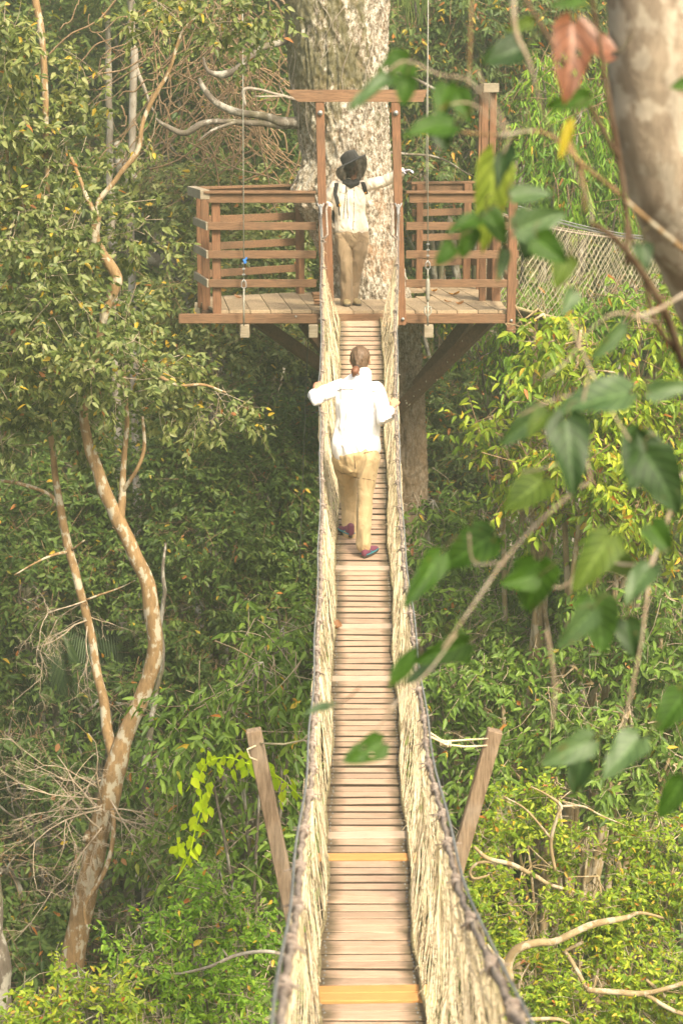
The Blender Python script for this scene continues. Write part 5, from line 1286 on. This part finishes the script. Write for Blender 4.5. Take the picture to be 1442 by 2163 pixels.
def heart(px, py, d, length, width, ang, kind, tilt=0.25, roll=0.0, holes=0):
    """heart-shaped leaf: centre pixel, size in px, ang = direction of the tip (deg, 0 right, -90 down)"""
    k = m_per_px(px, py, d); L = length*k; W = width*k
    RX = Vector((1, 0, 0)); UPc = Vector((0, SP, CP)); FW = Vector((0, CP, -SP))
    A = (RX*math.cos(R(ang)) + UPc*math.sin(R(ang)) - FW*tilt).normalized(); Nn = (-FW + UPc*.3); S = A.cross(Nn).normalized()
    S = (Matrix.Rotation(roll, 3, A) @ S); Nn = S.cross(A)
    c = at(px, py, d) - A*L*.5; nu, nv = 12, 4; vs = []; fs = []
    ph = random.uniform(0, 6)
    for i in range(nu+1):
        u = i/nu
        if length > 2.4*width: w = math.sin(math.pi*u**.8)**.9
        else: w = (1-u)**.72*(1 + .35*u)*min(1, (u*6+.28))*1.12
        w = max(w, .02)
        for j in range(-nv, nv+1):
            s = j/nv; back = -.13*abs(s)*(1-u)**5 if length <= 2.4*width else 0
            q = c + A*L*(u + back) + S*W*.5*w*s + Nn*(abs(s)*W*.14*(1+.0*u) - L*.22*u*u + .035*L*math.sin(s*4 + u*7 + ph)*abs(s))
            vs.append(q)
    m_ = 2*nv+1
    for i in range(nu):
        for j in range(2*nv):
            if holes and (i, j) in ((5, 5), (6, 5), (6, 6), (7, 2), (4, 2)): continue
            fs.append((i*m_+j, i*m_+j+1, (i+1)*m_+j+1, (i+1)*m_+j))
    return vs, fs, c
climber = empty('climbing_vine', at(1330, 560, 3.3), 'out of focus vine with large heart shaped leaves hanging close on the right', 'vine')
def stem(paths, mat, name='stem'):
    mb = MB()
    for p in paths: pxtube(mb, [(a, b_, c, r*(.4 if mat == 'vine_stem' else .7)) for a, b_, c, r in p], 7, 5, .006)
    return mb.build(name, MAT[mat], climber)
stem([[(1440, 775, 3.2, 11), (1400, 660, 3.1, 12), (1340, 560, 3.05, 11), (1290, 500, 3.0, 9), (1240, 468, 3.0, 7)],
      [(1320, 560, 3.1, 8), (1318, 440, 3.1, 8), (1305, 335, 3.1, 10), (1280, 180, 3.1, 8), (1262, 60, 3.1, 6), (1240, -60, 3.1, 6)],
      [(1305, 335, 3.1, 8), (1255, 240, 3.05, 7), (1190, 130, 3.0, 6), (1150, 60, 3.0, 6), (1090, -40, 3.0, 5)],
      [(1442, 760, 3.2, 8), (1380, 680, 3.15, 8), (1350, 560, 3.15, 6), (1330, 500, 3.15, 5), (1310, 360, 3.2, 6)]], 'dark_stem')
stem([[(975, 285, 3.0, 5), (1060, 288, 3.0, 5), (1130, 278, 3.0, 5), (1180, 300, 3.0, 5), (1230, 350, 3.0, 6), (1290, 395, 3.1, 6), (1350, 450, 3.1, 7), (1450, 535, 3.2, 8)],
      [(1000, -40, 3.2, 4), (995, 80, 3.2, 4), (990, 190, 3.2, 3)], [(1200, 300, 3.0, 6), (1225, 370, 3.0, 5), (1230, 450, 3.0, 4)]], 'bark_orange')
stem([[(1085, -40, 2.8, 8), (1090, 60, 2.8, 7), (1120, 130, 2.8, 5), (1150, 240, 2.8, 4), (1180, 300, 2.9, 3), (1240, 430, 3.0, 3), (1240, 480, 3.0, 3)],
      [(1380, 680, 3.1, 4), (1300, 660, 3.0, 4), (1240, 700, 3.0, 3.5), (1200, 760, 3.0, 3), (1150, 800, 3.0, 3)],
      [(1440, 620, 3.0, 6), (1380, 655, 3.0, 7), (1330, 670, 3.0, 6)],
      [(1240, 790, 2.9, 4), (1225, 900, 2.9, 4), (1245, 1010, 2.9, 3), (1220, 1030, 2.9, 4), (1130, 1110, 2.9, 4), (1060, 1190, 2.9, 4), (1010, 1260, 2.9, 4), (960, 1330, 2.9, 3), (930, 1370, 2.9, 3)],
      [(1440, 1000, 3.1, 6), (1400, 1120, 3.1, 6), (1370, 1200, 3.1, 6), (1360, 1280, 3.1, 5), (1340, 1420, 3.1, 4), (1310, 1560, 3.1, 3)],
      [(1200, 680, 3.0, 4), (1270, 830, 3.0, 4), (1330, 930, 3.0, 3)], [(1380, 1190, 3.0, 5), (1310, 1190, 3.0, 4), (1250, 1180, 3.0, 4), (1180, 1240, 3.0, 3), (1125, 1210, 3.0, 2)],
      [(1060, 330, 3.0, 3), (1075, 290, 3.0, 3), (1060, 250, 3.0, 3), (1030, 200, 3.0, 3), (1010, 150, 3.0, 3)],
      [(1110, 440, 3.0, 4), (1140, 500, 3.0, 4), (1170, 560, 3.0, 3), (1200, 610, 3.0, 3)], [(1150, 1330, 3.0, 4), (1170, 1450, 3.0, 4), (1165, 1540, 3.0, 3)],
      [(770, 1590, 2.9, 4), (830, 1490, 2.9, 4), (900, 1420, 2.9, 3), (960, 1340, 2.9, 3)], [(900, 260, 3.0, 3), (940, 230, 3.0, 3), (1000, 225, 3.0, 3), (1075, 290, 3.0, 3)], [(820, 150, 3.0, 3), (860, 130, 3.0, 3), (930, 160, 3.0, 2.4), (1000, 180, 3.0, 2.4), (1075, 290, 3.0, 2.4)],
      [(690, 1488, 2.9, 1.6), (770, 1500, 2.9, 2), (830, 1490, 2.9, 2)], [(1100, 880, 3.0, 2.5), (1160, 850, 3.0, 3), (1220, 830, 3.0, 3)], [(1105, 1000, 3.0, 2.5), (1150, 990, 3.0, 3), (1225, 960, 3.0, 3)], [(990, 1130, 3.0, 3), (1000, 1190, 3.0, 3), (1060, 1190, 3.0, 3)]], 'twig')
LV = [(1060, 115, 95, 75, 200, 'd', 0), (825, 155, 90, 75, 215, 'g', 0), (855, 195, 60, 50, -95, 'g', 0), (775, 195, 105, 45, 215, 'p', .3), (935, 215, 80, 55, -105, 'g', .2), (978, 225, 70, 50, -70, 'g', .2), (905, 270, 110, 70, 190, 'g', .3), (935, 285, 70, 60, -80, 'd', .4),
      (1205, 130, 170, 95, -95, 'b', .2), (1235, 90, 120, 80, 160, 'b', .4), (1195, 215, 90, 45, 190, 'g', .2), (1194, 290, 90, 26, -110, 'Y', .2), (1036, 430, 200, 85, -96, 'y', .2), (1062, 345, 110, 45, -115, 'd', .5), (1125, 410, 90, 55, 10, 'p', .3),
      (938, 540, 55, 42, -135, 'g', 0), (975, 475, 70, 45, 200, 'g', .3), (1048, 480, 80, 55, -60, 'g', .1), (985, 515, 65, 45, -110, 'g', .2), (1145, 465, 110, 70, 20, 'p', .2), (1115, 515, 70, 60, -100, 'd', .1), (1165, 530, 80, 65, -40, 'g', .2), (1185, 575, 70, 55, -110, 'o', .1), (1130, 480, 90, 60, -30, 'p', .3),
      (1245, 845, 165, 95, 190, 'p', .35), (1100, 905, 115, 60, 220, 'p', .4), (1135, 895, 70, 50, -130, 'o', .2), (1205, 965, 165, 95, -85, 'd', .1), (1105, 1045, 105, 85, 215, 'o', .1), (1345, 975, 130, 95, -105, 'd', .2), (1400, 1020, 150, 105, -60, 'd', .1), (1370, 955, 110, 90, 120, 'd', .3),
      (985, 1165, 125, 90, -150, 'g', .1), (1015, 1150, 80, 75, -60, 'g', .2), (895, 1225, 140, 60, -125, 'g', .3), (1125, 1240, 110, 100, -100, 'g', .05), (1095, 1225, 80, 60, 190, 'g', .2), (1250, 1190, 140, 85, -125, 'o', .1), (1345, 1235, 105, 60, -130, 'p', .4), (1320, 1195, 80, 60, -30, 'o', .2),
      (1265, 1320, 120, 95, -80, 'g', .1), (1215, 1330, 110, 60, -130, 'p', .4), (930, 1380, 120, 60, 200, 'g', .3), (850, 1410, 110, 42, -130, 'g', .3), (895, 1415, 100, 34, 205, 'p', .4), (970, 1375, 70, 60, -50, 'g', .2), (770, 1590, 88, 62, -155, 'g', .1), (745, 1597, 50, 40, 210, 'p', .3),
      (675, 1494, 85, 22, 190, 'p', .5), (1415, 1505, 100, 75, -130, 'g', .2), (1195, 1590, 120, 65, 205, 'p', .2), (1310, 1600, 120, 75, -140, 'p', .3), (1220, 1640, 80, 60, -110, 'd', .3), (1415, 1690, 100, 60, -120, 'g', .2), (1420, 820, 100, 45, 10, 'p', .3), (1330, 1350, 80, 60, -80, 'd', .2),
      (1290, 720, 110, 40, -130, 'p', .5), (1200, 640, 60, 40, -120, 'p', .3), (1360, 545, 60, 45, -80, 'd', .2), (1440, 180, 50, 40, 190, 'g', .1), (1200, 5, 80, 34, 190, 'g', .2), (1095, 55, 60, 30, 200, 'o', .3), (1395, 1140, 80, 60, -60, 'g', .2), (1060, 560, 70, 30, -100, 'p', .4)]
for i, (x, y_, l, w, a, kd, rl) in enumerate(LV):
    d = 2.95 + random.uniform(-.25, .25)
    vs, fs, c = heart(x, y_, d, l, w, a if a <= 180 else a-360, kd, random.uniform(0, .5), rl*random.choice((-1, 1)), holes=(x, y_) in ((770, 1590), (1205, 130), (825, 155)))
    mb = MB(); mb.add(vs, fs, True); lf = mb.build('leaf', NL[kd], climber); na = lf.data.attributes.new('lu', 'FLOAT', 'POINT'); na.data.foreach_set('value', [q_//9/12 for q_ in range(len(vs))]); na = lf.data.attributes.new('ls', 'FLOAT', 'POINT'); na.data.foreach_set('value', [abs(q_ % 9 - 4)/4 for q_ in range(len(vs))]); stm = MB()
    ca = R(a); bx, by = x - l*.5*math.cos(ca), y_ + l*.5*math.sin(ca)
    pxtube(stm, [(bx, by, d, 1.8), (bx - 16*math.cos(ca) + 6, by + 16*math.sin(ca) - 12, d, 1.8), (bx - 22*math.cos(ca) + 22, by - 36, d+.02, 1.8)], 5, 3); stm.build('stalk', MAT['vine_stem'], lf)

# ================================================================== FALLEN LEAVES
def fallen(px, py, z, L, lab, mat='brownleaf', d=None):
    v = (py-PH/2)/FPX; k = z/(-SP - v*CP) if d is None else None
    p = Vector(((px-PW/2)/FPX*k, k*(CP - v*SP), z)) if d is None else Vector((at(px, py, d).x, d, bz(d)+.022))
    a = random.uniform(0, 6.28); n_ = 6; mb = MB(); A = Vector((math.cos(a), math.sin(a), .1)); S = Vector((-math.sin(a), math.cos(a), 0)); vs = []
    for i in range(n_+1):
        u = i/n_; w = math.sin(math.pi*u)**.8*.3 + .01
        for s in (-1, 0, 1): vs.append(p + A*L*(u-.5) + S*L*w*s + Vector((0, 0, .012 + .2*L*abs(s)*(1 if u > .5 else .5) + .15*L*(u-.5)**2*4)))
    mb.add(vs, [(i*3+j, i*3+j+1, i*3+j+4, i*3+j+3) for i in range(n_) for j in range(2)], True)
    tag(mb.build('fallen_leaf', mat if not isinstance(mat, str) else LEAF[mat], None, p), lab, 'leaf', 'leaves fallen on the timber')
MAT['orange_leaf'] = simple('orange leaf', (.60,.27,.03), .6)
fallen(503, 632, ZD, .11, 'brown curled leaf lying on the left part of the platform')
fallen(958, 625, ZD, .13, 'orange leaf on the right platform boards nearest the railing at the back', MAT['orange_leaf'])
fallen(917, 618, ZD, .10, 'small orange leaf on the platform just right of the support cable', MAT['orange_leaf'])
fallen(970, 645, ZD, .12, 'dark brown leaf at the front edge of the right platform boards')
fallen(945, 640, ZD, .08, 'small brown leaf between the orange leaf and the front edge on the right boards')
fallen(712, 1300, 0, .12, 'orange brown leaf caught against the left net on the bridge', d=13.5)
fallen(812, 672, 0, .05, 'tiny orange leaf on the first plank of the bridge by the right net', MAT['orange_leaf'], d=19.8)

# ================================================================== HAZE, SKY, SUN, CAMERA
hb_ = MB(); hb_.box((0, 18, -6), 130, 118, 60); hz = hb_.build('haze', None); 
m, nt, out = new_mat('haze'); pv = N(nt, 'ShaderNodeVolumePrincipled'); pv.inputs['Color'].default_value = (.86,.95,.68,1); pv.inputs['Density'].default_value = HAZE; pv.inputs['Anisotropy'].default_value = .3
nt.links.new(pv.outputs[0], out.inputs['Volume']); hz.data.materials.append(m); tag(hz, kind='stuff')
hz['label'] = 'thin warm morning haze between the trees'; hz['category'] = 'haze'
w = bpy.data.worlds.new('World'); scene.world = w; w.use_nodes = True
nt = w.node_tree; bg = nt.nodes['Background']; sky = nt.nodes.new('ShaderNodeTexSky'); sky.sky_type = 'NISHITA'; sky.sun_disc = False
ELEV, AZ = R(SUN_EL), R(SUN_AZ)     # azimuth from +Y towards +X
sky.sun_elevation = ELEV; sky.sun_rotation = AZ; sky.dust_density = 9; sky.air_density = 1; sky.ozone_density = .5
nt.links.new(sky.outputs[0], bg.inputs[0]); bg.inputs[1].default_value = SKY
sd = bpy.data.lights.new('sun', 'SUN'); sd.energy = SUN; sd.angle = R(SUN_ANG); sd.color = (1, .90, .66)
so = bpy.data.objects.new('sun', sd); col.objects.link(so)
v = Vector((math.sin(AZ)*math.cos(ELEV), math.cos(AZ)*math.cos(ELEV), math.sin(ELEV))); so.rotation_euler = v.to_track_quat('Z', 'Y').to_euler(); so.location = v*30
cam = bpy.data.cameras.new('camera'); co = bpy.data.objects.new('camera', cam); col.objects.link(co)
cam.sensor_fit = 'VERTICAL'; cam.sensor_height = 36; cam.sensor_width = 24; cam.lens = FPX/PH*36; cam.clip_start = .05; cam.clip_end = 1500
co.rotation_euler = (math.pi/2 - PITCH, 0, 0); scene.camera = co
cam.dof.use_dof = True; cam.dof.focus_distance = 14.5; cam.dof.aperture_fstop = 4.8
scene.view_settings.view_transform = 'Standard'; scene.view_settings.look = 'None'; scene.view_settings.exposure = EXPO; scene.view_settings.gamma = 1
scene.render.engine = 'CYCLES'; scene.cycles.volume_bounces = 0; scene.cycles.max_bounces = 7; scene.cycles.transparent_max_bounces = 12
